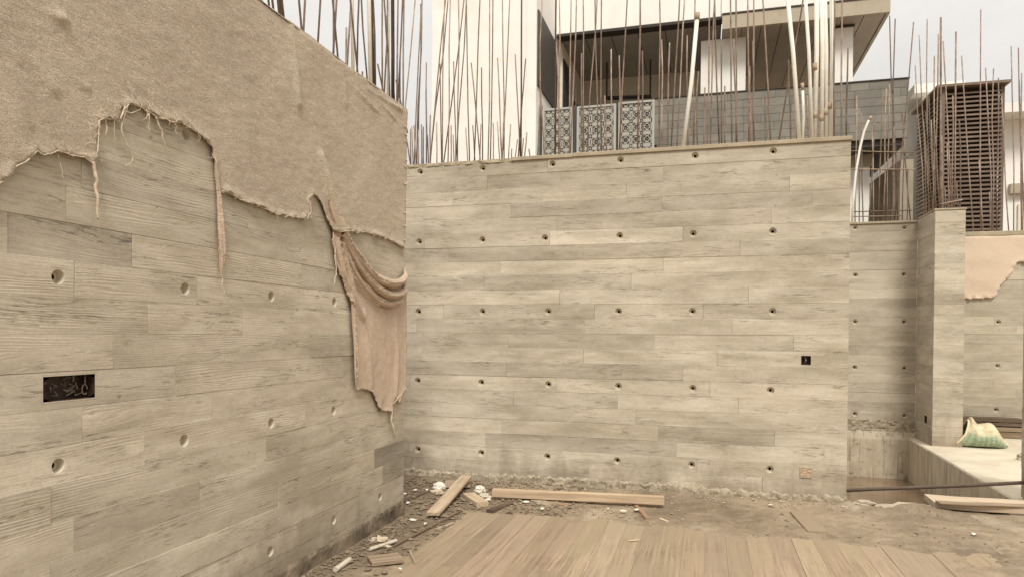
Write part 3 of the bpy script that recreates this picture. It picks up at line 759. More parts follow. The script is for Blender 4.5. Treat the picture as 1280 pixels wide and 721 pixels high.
# the sheet folds over the wall top and round its end
V = []; F = []; UV = []
n = 220
for i in range(n + 1):
    y = 1.1 + (LEND - .004 - 1.1) * i / n
    for k in range(7):
        t = k / 6
        ww = .014 * math.cos(t * math.pi / 2) - .26 * max(0, t - .3); zz = LTOP + .004 + .018 * math.sin(min(1, t * 2) * math.pi / 2) + .008 * mn.fractal(Vector((y * 5, t * 3, 1)), 1, 2, 4)
        V.append(PL(y, zz, ww)); UV.append((y, LTOP + t * .2))
for i in range(n):
    for k in range(6): a = i * 7 + k; F.append((a, a + 7, a + 8, a + 1))
mesh('top_fold', V, F, HESS, hc, uv=UV, smooth=True)

flap = [(412, 281), (420, 285), (428, 298), (440, 316), (455, 331), (470, 342), (485, 349), (494, 350), (499, 343), (504.5, 334), (505, 400), (504.5, 487), (500, 492), (497, 503), (490, 497), (487, 507), (488, 519), (484, 514), (474, 513), (469, 507), (466, 496), (460, 488), (450, 486), (442, 488), (439, 470), (439, 430), (437, 385), (430, 365), (424, 350), (417, 330), (412, 303)]
def P2(x, y):
    """metres on the wall back to a picture-plane pair, only to lay out the folds"""
    v = Vector((LX, x, y)) - EYE; z = v.dot(AXF)
    return 640 + FOC * 1000 * v.dot(AXR) / z, CY - FOC * 1000 * v.dot(AXU) / z
def sstep(a, b, x): t = max(0, min(1, (x - a) / (b - a))); return t * t * (3 - 2 * t)
folds = []
for pts, wd, am in (([(421, 292), (428, 306), (440, 323), (460, 346), (478, 354), (492, 353), (507, 338)], .016, .055), ([(421, 298), (443, 336), (466, 361), (483, 371), (496, 368), (508, 356)], .014, .046), ([(420, 304), (440, 346), (463, 370), (480, 380), (493, 378), (508, 366)], .013, .036),
                    ([(422, 312), (436, 346), (453, 366), (470, 380)], .013, .024), ([(421, 312), (430, 343), (440, 376), (450, 397)], .014, .024), ([(416, 298), (423, 338), (434, 364), (437, 400), (440, 470)], .014, .022), ([(452, 392), (458, 440), (461, 480)], .03, .010), ([(490, 390), (494, 440), (492, 490)], .03, .012)):
    folds.append(([Vector(L2(*p)) for p in pts], wd, am))
def fdisp(x, y):
    p = Vector((x, y)); w_ = .016
    for pts, wd, am in folds:
        dm = 9
        for a, b in zip(pts[:-1], pts[1:]):
            ab = b - a; t = max(0, min(1, (p - a).dot(ab) / ab.length_squared)); dm = min(dm, (p - a.lerp(b, t)).length)
        w_ = max(w_, .014 + 1.35 * am * max(0, 1 - (dm / (1.9 * wd)) ** 1.15) ** 1.2)
    w_ += .006 * mn.fractal(Vector((x * 9, y * 5, 2)), 1, 2, 3)
    k = .04 + .96 * (1 - sstep(LEND - .18, LEND - .01, x))
    return max(.016 + (w_ - .016) * k, .010)
fo = cloth([L2(*p) for p in flap], .011, .006, 5, lambda i: True, fdisp, PL, 'hanging_flap', HESSD, hc, curl=.010, thick=.005)
def roll(pts, r0, r1, w0, name, mat, tail=.3, seed=0):
    """a rolled fold of cloth: a lumpy tapering tube with lengthwise pleats"""
    Q = [Vector(L2(*p)) for p in pts]; R = []
    for i in range(len(Q) - 1):
        a, b, c, d = Q[max(i - 1, 0)], Q[i], Q[i + 1], Q[min(i + 2, len(Q) - 1)]
        for j in range(8):
            t = j / 8; R.append(.5 * ((2 * b) + (c - a) * t + (2 * a - 5 * b + 4 * c - d) * t * t + (3 * b - a - 3 * c + d) * t ** 3))
    R.append(Q[-1]); m_ = len(R); V = []; F = []; UV = []; N = 14
    for i, q in enumerate(R):
        f = i / (m_ - 1); tg = (R[min(i + 1, m_ - 1)] - R[max(i - 1, 0)]).normalized(); nn_ = Vector((-tg.y, tg.x))
        r = (r0 + (r1 - r0) * f) * (1 - max(0, (f - 1 + tail) / tail) ** 2 * .9)
        r *= 1 + .2 * mn.noise(Vector((f * 6, seed, 0)))
        kw = 1 - .8 * sstep(LEND - .12, LEND, q.x)
        for k in range(N):
            a = 2 * math.pi * k / N; rr = r * (1 + .16 * math.sin(4 * a + f * 5 + seed) + .1 * mn.noise(Vector((f * 9, k * .9, seed))))
            p = q + nn_ * (rr * math.cos(a)); V.append(PL(min(p.x, LEND - .001), p.y, (w0 + rr * .85 * math.sin(a)) * kw + .004)); UV.append((p.x + a * .01, p.y))
    for i in range(m_ - 1):
        for k in range(N): F.append((i * N + k, i * N + (k + 1) % N, (i + 1) * N + (k + 1) % N, (i + 1) * N + k))
    F.append(tuple(range(N))); F.append(tuple((m_ - 1) * N + k for k in range(N)))
    return mesh(name, V, F, mat, hc, uv=UV, smooth=True)
roll([(400, 200), (404, 222), (410, 256), (418, 290)], .006, .040, .022, 'gathered_fold', HESSD, .08, 1)
roll([(405, 250), (410, 270), (418, 292)], .008, .022, .034, 'gathered_fold', HESSD, .1, 2)
roll([(419, 290), (428, 306), (440, 323), (460, 346), (478, 354), (492, 353), (505, 339)], .030, .030, .050, 'swag_fold', HESSD, .1, 3)
roll([(420, 296), (443, 336), (466, 361), (483, 369), (496, 366), (505, 356)], .026, .026, .044, 'swag_fold', HESSD, .1, 4)
roll([(420, 302), (440, 346), (463, 372), (480, 381), (493, 378), (505, 367)], .022, .018, .034, 'swag_fold', HESSD, .5, 5)
roll([(421, 300), (430, 340), (440, 372), (449, 396)], .024, .012, .030, 'swag_fold', HESSD, .6, 6)
roll([(416, 296), (419, 318), (425, 342), (434, 362), (437, 392), (439, 430), (440, 484)], .022, .010, .026, 'side_hem', HESSD, .1, 7)
def strand(pts, r, name='loose_thread', mat=None, wl=.012, seed=0):
    Q = [Vector(L2(*p)) for p in pts]; R = []
    for i in range(len(Q) - 1):
        a, b, c, d = Q[max(i - 1, 0)], Q[i], Q[i + 1], Q[min(i + 2, len(Q) - 1)]
        for j in range(6):
            t = j / 6; R.append(.5 * ((2 * b) + (c - a) * t + (2 * a - 5 * b + 4 * c - d) * t * t + (3 * b - a - 3 * c + d) * t ** 3))
    R.append(Q[-1]); m_ = len(R)
    W = [PL(q.x + .007 * mn.noise(Vector((q.x * 60, q.y * 60, seed))), q.y, .014 + wl * (.6 + mn.noise(Vector((q.y * 25, seed, 1))))) for q in R]
    g = G(); g.tube(W, [r * (1 - .6 * i / m_) for i in range(m_)], 5); return g.out(name, mat or HESS_T, hc, smooth=True)
HESS_T = plain('jute_thread', (.62, .51, .375), .2, 30, .95, .4, 120)
for i, (pts, r) in enumerate((([(156, 131), (147, 160), (155, 186), (160, 200), (152, 209)], .0035), ([(180, 143), (182, 166)], .0028), ([(190, 147), (197, 167), (201, 185)], .005), ([(213, 150), (216, 170)], .003), ([(115, 173), (117, 190), (123, 205)], .003),
                              ([(110, 203), (114, 220), (116, 245), (117, 275)], .009), ([(68, 193), (72, 216), (77, 232)], .002), ([(80, 235), (100, 250), (112, 258)], .0018), ([(273, 343), (274, 360), (278, 380)], .0035), ([(417, 295), (415, 320), (417, 340), (413, 356)], .006),
                              ([(486, 515), (487, 530), (491, 546)], .011), ([(137, 150), (139, 178)], .0028), ([(145, 150), (150, 140), (160, 142), (172, 136)], .004), ([(118, 152), (117, 180), (116, 200)], .004), ([(196, 146), (206, 150), (214, 147)], .004), ([(385, 262), (381, 250), (386, 243)], .004), ([(278, 382), (282, 390), (287, 388)], .002),
                              ([(488, 505), (493, 498), (500, 492)], .006), ([(421, 292), (424, 305), (420, 316)], .005), ([(125, 150), (128, 160), (126, 170)], .004), ([(502, 315), (503, 322)], .004))):
    strand(pts, r, seed=i)
tr0 = random.Random(21)
for i in range(13):
    z_ = LTOP - .1 - i * .09 + tr0.uniform(-.05, .05)
    if z_ < poly[nl - 1][1] + .03: break
    a_ = LEND - tr0.uniform(.004, .02); L_ = tr0.uniform(.03, .08)
    g = G(); g.tube([PL(a_ - L_ * k / 4, z_ + .008 * mn.noise(Vector((i, k * .7, 0))), hdisp(a_ - L_ * k / 4, z_) + .005) for k in range(5)], [.003, .0045, .005, .003, .001], 6); g.out('edge_tuft', HESS, hc, smooth=True)
# pale frayed hem that follows the tear, and the ravelled ends along it
hr = random.Random(8)
hem = []
for i in range(nl - 1):
    a, b = Vector(poly[i]), Vector(poly[i + 1]); k = max(1, int((b - a).length / .008))
    for j in range(k):
        p = a.lerp(b, j / k); hem.append(p + Vector((.008 * mn.noise(Vector((p.x * 22, p.y * 22, 3))), .008 * mn.noise(Vector((p.x * 25, p.y * 25, 9))))))
g = G(); g.tube([PL(p.x, p.y, hdisp(p.x, p.y) + .012 + .006 * mn.noise(Vector((p.x * 20, p.y * 20, 5)))) for p in hem], [.0024 * (1 + .7 * mn.noise(Vector((p.x * 40, p.y * 40, 1)))) for p in hem], 6)
g.out('frayed_hem', HESS_T, hc, smooth=True)
for i in range(95):
    dense = i < 62
    while True:
        p = hem[hr.randrange(len(hem))]; q = P2(p.x, p.y)
        if dense and 60 < q[0] < 262: break
        if not dense and q[0] > 262: break
    L_ = hr.uniform(.015, .06) * (1 if dense else .6); a = hr.uniform(-2.6, -.5) if hr.random() < .6 else hr.uniform(0, 6.3); pts = []; x_, y_ = p.x + hr.uniform(-.02, .02), p.y + hr.uniform(0, .05) * dense
    w0 = hdisp(x_, y_) + .006
    for j in range(7):
        pts.append(PL(x_, y_, w0 + .010 * math.sin(j / 6 * math.pi))); a += hr.uniform(-.8, .8); x_ += math.cos(a) * L_ / 5; y_ += math.sin(a) * L_ / 5
    g = G(); g.tube(pts, hr.uniform(.0008, .0018), 4); g.out('ravelled_thread', HESS_T, hc, smooth=True)
# narrow twisted strip left hanging from the sheet
cs_ = [(263.5, 187), (266, 205), (268, 225), (270, 245), (271, 265), (272, 285), (272.5, 302), (273.5, 318), (273, 332), (272.5, 346)]
V = []; F = []; UV = []
NR = 14; prof = [2.2, 2.4, 2.6, 3.2, 3.8, 4.4, 5.2, 4.8, 3.0, 1.2]
rows_ = 46
for i in range(rows_ + 1):
    t = i / rows_ * (len(cs_) - 1); k = min(int(t), len(cs_) - 2); fr = t - k
    c = Vector(L2(cs_[k][0] + (cs_[k + 1][0] - cs_[k][0]) * fr, cs_[k][1] + (cs_[k + 1][1] - cs_[k][1]) * fr))
    r = (prof[k] + (prof[k + 1] - prof[k]) * fr) * .0034
    for j in range(NR):
        a = 2 * math.pi * j / NR; rr = r * (1 + .45 * math.sin(3 * a + i * .18) + .5 * mn.noise(Vector((math.cos(a) * 2, math.sin(a) * 2, i * .28))))
        V.append(PL(c.x + rr * math.cos(a), c.y, .020 + rr * .8 * math.sin(a))); UV.append((c.x + j * .004, c.y))
for i in range(rows_):
    for j in range(NR): F.append((i * NR + j, i * NR + (j + 1) % NR, (i + 1) * NR + (j + 1) % NR, (i + 1) * NR + j))
mesh('hanging_strip', V, F, HESSD, hc, uv=UV, smooth=True)
# knot where the swag is gathered
V = []; F = []
for i in range(9):
    for j in range(14):
        a = math.pi * i / 8; b = 2 * math.pi * j / 14; d_ = Vector((math.sin(a) * math.cos(b), math.cos(a), math.sin(a) * math.sin(b)))
        rr = .030 * (1 + .45 * mn.noise(d_ * 2.5 + Vector((3, 1, 0)))); kk = L2(417.5, 291)
        V.append(PL(kk[0] + d_.x * rr * .8, kk[1] + d_.y * rr * 1.3, .03 + d_.z * rr * .9))
for i in range(8):
    for j in range(14): F.append((i * 14 + j, i * 14 + (j + 1) % 14, (i + 1) * 14 + (j + 1) % 14, (i + 1) * 14 + j))
mesh('knot', V, F, HESSD, hc, uv=[(v[1], v[2]) for v in V], smooth=True)

# pale hessian on the far wall
def F2(px, py): p = onY(px, py, FY); return (p.x, p.z)
pf_ = [F2(*p) for p in ((1196, 373), (1205, 373), (1220, 373), (1240, 372), (1246, 366), (1248, 358), (1256, 350), (1263, 343), (1268, 332), (1270, 328), (1276, 327), (1290, 331), (1320, 335))]
npf = len(pf_); pf_ += [(F2(1320, 335)[0], ft - .05), (F2(1196, 373)[0], ft - .05)]
tag(cloth(pf_, .045, .02, 9, lambda i: i < npf - 1, lambda x, y: .02 + .012 * mn.fractal(Vector((x * 2, y * 3, 1)), 1, 2, 3), PF, 'hessian_sheet', HESSP, None, curl=.035, thick=.008), 'pale pink hessian sheet with a stepped torn edge on the far right wall', 'cloth')

# ------------------------------------------------------------------ ground, plank floor, pit, slab
m = Mat('site_mud', .85); p = m.pos()
n1 = m.noise(p, .9, 6, .6); n2 = m.noise(p, 7, 6, .65, .4); n3 = m.noise(p, 60, 4, .7); n4 = m.noise(p, 220, 2, .6)
f = m.math('ADD', m.ramp(n1, .35, .65, 0, .75), m.ramp(n2, .3, .7, -.35, .35)); f = m.math('ADD', f, m.ramp(n3, .3, .7, -.25, .25), clamp=True)
c = m.mixc(f, (.195, .148, .098), (.40, .312, .21))
sx = m.n('ShaderNodeSeparateXYZ', {0: p})
damp = m.math('MULTIPLY', m.ramp(m.math('ADD', sx.outputs[0], m.math('MULTIPLY', m.math('SUBTRACT', n2, .5), .8)), -2.15, -1.75, 1, 0), .55)
c = m.mixc(damp, c, (.135, .10, .067))
pale = m.ramp(m.noise(p, 1.7, 5, .6, .6), .56, .68, 0, .55)
c = m.mixc(pale, c, (.49, .41, .295))
m.col(c); m.bump(m.math('ADD', m.math('ADD', n3, m.math('MULTIPLY', n4, .5)), n2), 1.0, .0055)
MUD = m.m
PX0, PX1, PY0, PY1 = .30, 2.74, 6.68, 11.62          # the pit
SX1, SY0, SY1 = 7.0, 6.90, 13.4                     # slab
FX0, FX1, FY1 = -1.925, 1.80, 5.60                  # plank floor
def sstep(a, b, x): t = max(0, min(1, (x - a) / (b - a))); return t * t * (3 - 2 * t)
def gz(x, y):
    v = Vector((x, y, 0)); nse = mn.fractal(v * 2.4, 1, 2, 5); fine = mn.fractal(v * 13, 1, 2, 3)
    z = .012 * nse + .004 * fine
    ins = sstep(FX0 - .02, FX0 + .10, x + .05 * nse) * (1 - sstep(FX1 - .30, FX1 + .15, x + .25 * nse)) * (1 - sstep(FY1 - .22, FY1 + .02, y + .11 * nse))
    z = z * (1 - ins * .55) - .010 * ins + .0125 * (1 - ins)
    z += .035 * math.exp(-((y - BY) / .10) ** 2) * (x < 1.22) + .02 * math.exp(-((x - LX) / .08) ** 2) * (y < LEND)
    if 1.1 < x < 2.8: z += .045 * math.exp(-((y - 6.63) / .10) ** 2) * (.5 + .5 * mn.noise(v * 4)) + .04 * math.exp(-((x - 1.75) / .22) ** 2 - ((y - 6.63) / .08) ** 2)
    return z
def axis(lo, hi, st, outer):
    return [-o for o in outer[::-1]] + list(np.arange(lo, hi + st / 2, st)) + outer
xs = [-400, -120, -40, -12, -5] + list(np.arange(-3.4, .28, .04)) + list(np.arange(.30, 2.72, .04)) + [2.74, 2.9, 3.2, 4, 5.5, 7.0, 12, 40, 120, 400]
ys = [-400, -120, -40, -12, -4, -1, 1, 2, 3] + list(np.arange(3.3, 6.66, .033)) + [6.68, 6.90, 7.6, 8.5, 10, 11.62, 13.4, 20, 40, 120, 400]
V = [(x, y, gz(x, y) if (-3.5 < x < 2.8 and 3 < y < 6.75) else (-.02 if y < 11.5 else 0.0)) for y in ys for x in xs]
nx = len(xs); F = []
for j in range(len(ys) - 1):
    for i in range(nx - 1):
        mx, my = (xs[i] + xs[i + 1]) / 2, (ys[j] + ys[j + 1]) / 2
        if PX0 < mx < PX1 and PY0 < my < PY1: continue
        if PX1 <= mx < SX1 and SY0 < my < SY1: continue
        a = j * nx + i; F.append((a, a + 1, a + nx + 1, a + nx))
go = mesh('ground', V, F, MUD, smooth=True); tag(go, 'muddy brown site ground strewn with grit', kind='structure')

PLANK = wood('worn_floor_plank', (.205, .148, .098), (.435, .328, .22), .8, dirt=(.325, .25, .166), dirt_amt=.85, far=(4.5, 5.5))
pfl = thing('plank_floor', 'floor of long dirty brown planks in the foreground', None, (0, 4.5, 0), kind='structure')
x = FX0; k = 0; pr = random.Random(5)
while x < FX1 + .3:
    wd = pr.uniform(.137, .162); cuts = [1.0] + [pr.uniform(2.4, 4.3)] + [FY1 + .16]
    for a, b in zip(cuts[:-1], cuts[1:]):
        k += 1; n_ = 14; ou, ov_ = pr.random() * 40, pr.random() * 40; V = []; F = []; UV = []
        zt = pr.uniform(-.0025, .0025); ti = pr.uniform(-.002, .002); e = .0012; g0 = .0002
        sec = [(g0, -.03), (g0, -e), (g0 + e, 0), (wd - g0 - e, 0), (wd - g0, -e), (wd - g0, -.03)]
        for i in range(n_ + 1):
            y = a + .0015 + (b - a - .003) * i / n_
            for (sx_, sz_) in sec:
                V.append((x + sx_, y, .004 + zt + sz_ + ti * (sx_ / wd - .5) * 2 + .002 * mn.noise(Vector((x * 3, y * 2, k))))); UV.append((y + ou, sx_ + ov_))
        for i in range(n_):
            for j in range(5): q = i * 6 + j; F.append((q, q + 6, q + 7, q + 1))
        F.append(tuple(range(6))); F.append(tuple(n_ * 6 + j for j in range(5, -1, -1)))
        t = min(max(1 + pr.gauss(0, .055), .85), 1.15)
        mesh('plank', V, F, PLANK, pfl, uv=UV, tint=(t, t * pr.uniform(.98, 1.02), t * pr.uniform(.95, 1.03)))
    x += wd
# one plank end bare in the mud by the wide wall
gp = onZ(1010, 655)
obox('plank', (gp.x, gp.y, .016), ((-.10, 1, 0), (1, .10, 0), (0, 0, 1)), (.30, .075, .014), PLANK, pfl, seed=77, tint=(.95, .95, .95))

SLAB = plain('slab_concrete', (.60, .525, .40), .14, 2.5, .85, .35, 50, dirt=(.42, .35, .25), dirt_amt=.6, dscale=1.3)
SLABV = Mat('slab_edge_concrete', .85); _p = SLABV.pos()
_s = SLABV.ramp(SLABV.noise(SLABV.map(_p, (7, 7, .8)), 1, 4, .6), .48, .66, 0, .8)
SLABV.col(SLABV.mixc(_s, SLABV.mixc(SLABV.ramp(SLABV.noise(_p, 2.2, 5, .6), .3, .7), (.42, .355, .26), (.56, .48, .355)), (.28, .225, .155))); SLABV.bump(SLABV.noise(_p, 45, 4), .35, .006)
SE = lambda y: 2.775 + (y - 7.3) * .035
V = []; F = []; mi = []
ny = 160
for i in range(ny + 1):
    y = SY0 + (FY - SY0) * i / ny
    ed = .014 * mn.fractal(Vector((y * 8, 1, 0)), 1, 2, 4)
    for (xx, zz) in ((SE(y), -.85), (SE(y) + .004 * mn.noise(Vector((y * 4, 3, 0))), -.02), (SE(y) + .010 + ed, -.002 + ed * .3), (SE(y) + .12, .006), (3.4, .006), (SX1, .006)):
        V.append((xx, y, zz))
for i in range(ny):
    for k in range(5): a = i * 6 + k; F.append((a, a + 1, a + 7, a + 6)); mi.append(1 if k == 0 else 0)
F.append(tuple(range(6))); mi.append(1); F.append(tuple(ny * 6 + k for k in range(5, -1, -1))); mi.append(1)
sl = mesh('concrete_slab', V, F, [SLAB, SLABV.m], midx=mi); tag(sl, 'pale concrete slab right of the water pit', kind='structure')

m = Mat('muddy_water', .06); p = m.pos()
f = m.ramp(m.noise(p, 1.4, 4, .6), .35, .65); m.col(m.mixc(f, (.16, .105, .064), (.23, .155, .096)))
m.b.inputs['Specular IOR Level'].default_value = .5; m.bump(m.noise(p, 5, 2), .02, .01)
n_ = 24; V = [(PX0 + (PX1 + .2 - PX0) * i / n_, PY0 + (PY1 - PY0) * j / n_, -.62) for j in range(n_ + 1) for i in range(n_ + 1)]
F = [(j * (n_ + 1) + i, j * (n_ + 1) + i + 1, (j + 1) * (n_ + 1) + i + 1, (j + 1) * (n_ + 1) + i) for j in range(n_) for i in range(n_)]
wt = mesh('water', V, F, m.m); tag(wt, 'still brown muddy water in the pit', kind='structure')
g = G(); g.box((PX0 - .2, PY0 - .03, -1.0), (PX1 + .2, PY0 - .002, -.03)); g.box((PX0 - .2, PY0, -1.0), (PX0 - .002, PY1, -.03))
pw = g.out('pit_bank', MUD); tag(pw, 'earth bank at the near side of the water pit', kind='structure')

# ------------------------------------------------------------------ loose timber, pipes and litter
TIMB = wood('pale_timber', (.40, .295, .19), (.60, .455, .305), .75)
TIMG = wood('grey_timber', (.30, .235, .165), (.50, .41, .295), .85)
TIMD = wood('dark_wet_timber', (.075, .05, .035), (.17, .12, .085), .8)
def lay(name, label, cat, pa, pb, half_w, half_h, mat, z=0.0, za=None, seed=1, warp=.004, roll=0.0, tint=(1, 1, 1), group=None):
    a = onZ(*pa, z); b = onZ(*pb, z)
    a.z = half_h + z + .006; b.z = half_h + z + .006 + (za or 0)
    d = (b - a); s = Vector((-d.y, d.x, 0)).normalized(); u_ = d.cross(s).normalized() * -1
    u_ = s.cross(d).normalized() * -1 if u_.z < 0 else u_
    o = obox(name, (a + b) / 2, (d, s, d.cross(s)), (d.length / 2, half_w, half_h), mat, None, seed=seed, warp=warp, tint=tint)
    if roll: o.rotation_euler = (0, 0, 0)
    return tag(o, label, cat, group)
lay('loose_plank', 'long pale timber lying along the foot of the wide wall', 'timber', (616, 621), (830, 631), .032, .036, TIMB, z=.03, seed=4, warp=.003)
lay('loose_plank', 'pale plank lying slantwise over the rubble in the corner', 'plank', (541, 645), (583, 604), .055, .013, TIMG, z=.03, za=.05, seed=5, tint=(1.15, 1.1, 1.05))
lay('plywood_scrap', 'flat brown board scrap at the wall foot behind the slanting plank', 'board', (556, 606), (588, 606), .14, .010, TIMG, z=.02, seed=6, tint=(.8, .75, .7))
lay('wood_block', 'short pale wood block between slanting plank and long timber', 'wood scrap', (585, 622), (603, 634), .055, .022, TIMB, z=.01, seed=7, tint=(.95, .98, 1))
lay('wood_stick', 'dark wet stick pointing at the left end of the long timber', 'stick', (612, 641), (645, 628), .035, .012, TIMD, seed=8)
lay('steel_strip', 'thin dark strip edging the plank floor at left', 'strip', (470, 698), (577, 641), .010, .012, TIMD, seed=9, warp=.006, tint=(1.3, 1.25, 1.2))
lay('wood_batten', 'pale thin batten lying beside the dark strip', 'batten', (545, 663), (567, 655), .012, .006, TIMG, seed=19)
lay('steel_strip', 'dark bar half hidden behind the end of the hessian wall', 'bar', (480, 638), (541, 614), .028, .012, TIMD, seed=10)
lay('wood_scrap', 'dark flat offcut under the lower end of the slanting plank', 'wood scrap', (530, 637), (553, 638), .05, .010, TIMD, seed=11, tint=(1.6, 1.4, 1.3))
lay('loose_plank', 'short broad plank offcut on the dirt beside the left wall foot', 'plank', (462, 705), (501, 700), .075, .014, TIMB, seed=12, tint=(.62, .62, .64), z=.01)
lay('wood_stick', 'reddish stick slanting from the right end of the long timber', 'stick', (791, 630), (809, 651), .018, .012, TIMB, seed=13, tint=(.62, .50, .45))
lay('wood_scrap', 'grey splintered wood scrap below the long timber', 'wood scrap', (668, 627), (688, 634), .05, .012, TIMG, seed=14)
lay('wood_scrap', 'flat brown splinter board under the middle of the long timber', 'wood scrap', (650, 623), (712, 634), .035, .010, TIMB, seed=15, tint=(.6, .55, .5))
lay('wood_chip', 'tiny upright chip on the mud near the strip', 'wood chip', (512, 690), (519, 705), .008, .006, TIMG, seed=16)
lay('wood_batten', 'pale splinter lying across the planks near the middle', 'splinter', (786, 677), (799, 676), .006, .004, TIMB, seed=17, tint=(1.3, 1.3, 1.3), z=.004)
lay('wood_batten', 'pale splinter on the mud right of the reddish stick', 'splinter', (825, 649), (835, 653), .010, .005, TIMB, seed=18, tint=(1.3, 1.3, 1.3))
# the plank end on the right, propped over the mud
pa = onZ(1166, 640); pb_ = onZ(1330, 652)
d = pb_ - pa; s_ = Vector((-d.y, d.x, 0)).normalized()
tag(obox('loose_plank', (pa + pb_) / 2 + Vector((0, .11, .075)), (d, s_, d.cross(s_)), (d.length / 2, .16, .027), wood('pale_shutter_board', (.46, .355, .25), (.60, .48, .345), .8), None, seed=31, warp=.006), 'thick pale shutter board propped over the mud at the right edge', 'board')
lay('wood_batten', 'thin grey lath lying on top of the propped shutter board', 'lath', (1172, 629), (1290, 634), .05, .006, TIMG, z=.10, seed=32, warp=.012, tint=(.7, .65, .6))
lay('wood_scrap', 'dark offcut under the propped shutter board, standing in for its shadow', 'wood scrap', (1180, 640), (1260, 645), .05, .010, TIMD, z=.0, seed=33)  # its dark colour stands in for the shadow below the board
# steel rod across the pit mouth
g = G(); ra_, rb_ = onY(1010, 615, 7.05), onY(1292, 602, 7.40)
g.tube([ra_, ra_.lerp(rb_, .3) + Vector((0, 0, .004)), ra_.lerp(rb_, .7) - Vector((0, 0, .003)), rb_], .0165, 10)
tag(g.out('steel_pipe', plain('rod_brown', (.105, .076, .053), .3, 8, .7, .3, 80), smooth=True), 'long brown steel pipe spanning the mouth of the water pit', 'pipe')

def lump(name, px, py, rx, ry, rz, mat, label, cat, seed, amp=.5, z=0, freq=2.2, group=None):
    c = onZ(px, py, 0); bm = bmesh.new(); bmesh.ops.create_icosphere(bm, subdivisions=3, radius=1)
    for v in bm.verts:
        d_ = v.co.normalized(); k_ = 1 + amp * mn.fractal(d_ * freq + Vector((seed, 0, 0)), 1, 2, 3) - amp * .5 * abs(mn.noise(d_ * 5 + Vector((0, seed, 0))))
        v.co = Vector((d_.x * rx * k_, d_.y * ry * k_, max(d_.z, -.5) * rz * k_))
    bm.verts.index_update()
    V = [v.co + c + Vector((0, 0, rz * .45 + z)) for v in bm.verts]; F = [[v.index for v in f.verts] for f in bm.faces]; bm.free()
    return tag(mesh(name, V, F, mat, None, base=True), label, cat, group)
WHITE = plain('white_paper', (.74, .69, .59), .15, 10, .8, .3, 60, dirt=(.40, .32, .22), dirt_amt=.6, dscale=9)
PVCD = plain('dirty_white_pvc', (.62, .56, .45), .15, 8, .6, .2, 50, dirt=(.36, .28, .19), dirt_amt=.8, dscale=16)
TANP = plain('tan_paper', (.50, .41, .30), .2, 20, .8, .4, 70)
lump('crumpled_paper', 549, 612, .065, .05, .055, WHITE, 'white crumpled lump left of the slanting plank in the corner', 'crumpled paper', 3, .3)
lump('crumpled_paper', 547, 617, .075, .05, .03, TANP, 'flattened pale scrap just below the white crumpled lump', 'scrap', 4)
lump('crumpled_paper', 600, 616, .055, .045, .05, WHITE, 'white crumpled paper against the left end of the long timber', 'crumpled paper', 5, .3)
lump('crumpled_paper', 606, 622, .06, .05, .03, plain('grey_paper', (.56, .50, .40), .2, 20), 'greyish torn paper in front of the long timber end', 'scrap', 8)
lump('mortar_lump', 475, 680, .075, .05, .035, TANP, 'tan crumbling lump behind the white tube by the left wall', 'rubble lump', 6, .8)
lump('mortar_lump', 640, 622, .11, .06, .03, TIMD, 'dark clod under the left part of the long timber', 'clod', 12, .8)
lump('mortar_lump', 1252, 533, .19, .15, .22, WHITE, 'white block on the stacked boards behind the green sack', 'block', 21, .25)
CEM = plain('spilled_cement', (.42, .35, .25), .2, 5, .9, .5, 50)
lump('mortar_lump', 1132, 640, .26, .07, .055, CEM, 'low spill of hardened mortar at the near lip of the water pit', 'mortar spill', 22, .35, freq=1.4)
lump('mortar_lump', 1080, 631, .10, .03, .03, CEM, 'pale mortar tongue at the left lip of the water pit', 'mortar spill', 23, .5, freq=1.4)
lump('mortar_lump', 1277, 575, .05, .05, .06, CEM, 'small stone on the slab beside the nearest pier', 'stone', 24, .5)
def tube_thing(name, pa, pb, r, mat, label, cat, z=.02, hollow=True):
    a = onZ(*pa); b = onZ(*pb); a.z = b.z = z + r; g = G(); d_ = (b - a).normalized()
    g.tube([a, b], r, 12, caps=False); g.tube([b, a], r * .72, 12, caps=False)
    n0 = len(g.V)
    for (o1, o2) in ((0, 36), (12, 24)):
        for k_ in range(12):
            j_ = (k_ + 1) % 12; g.F.append((o1 + k_, o1 + j_, o2 + (12 - j_) % 12 if False else o2 + k_)); g.mi.append(0)
    return tag(g.out(name, mat), label, cat)
tube_thing('pipe_offcut', (462, 692), (495, 681), .013, PVCD, 'white tube offcut lying by the foot of the left wall', 'pipe offcut')
tube_thing('pipe_offcut', (482, 686), (489, 688), .012, PVCD, 'stubby tube piece leaning on the white tube offcut', 'pipe offcut', z=.01)
tube_thing('pipe_offcut', (419, 719), (437, 706), .017, PVCD, 'white rolled scrap lowest at the foot of the left wall', 'roll')
sr = random.Random(12)
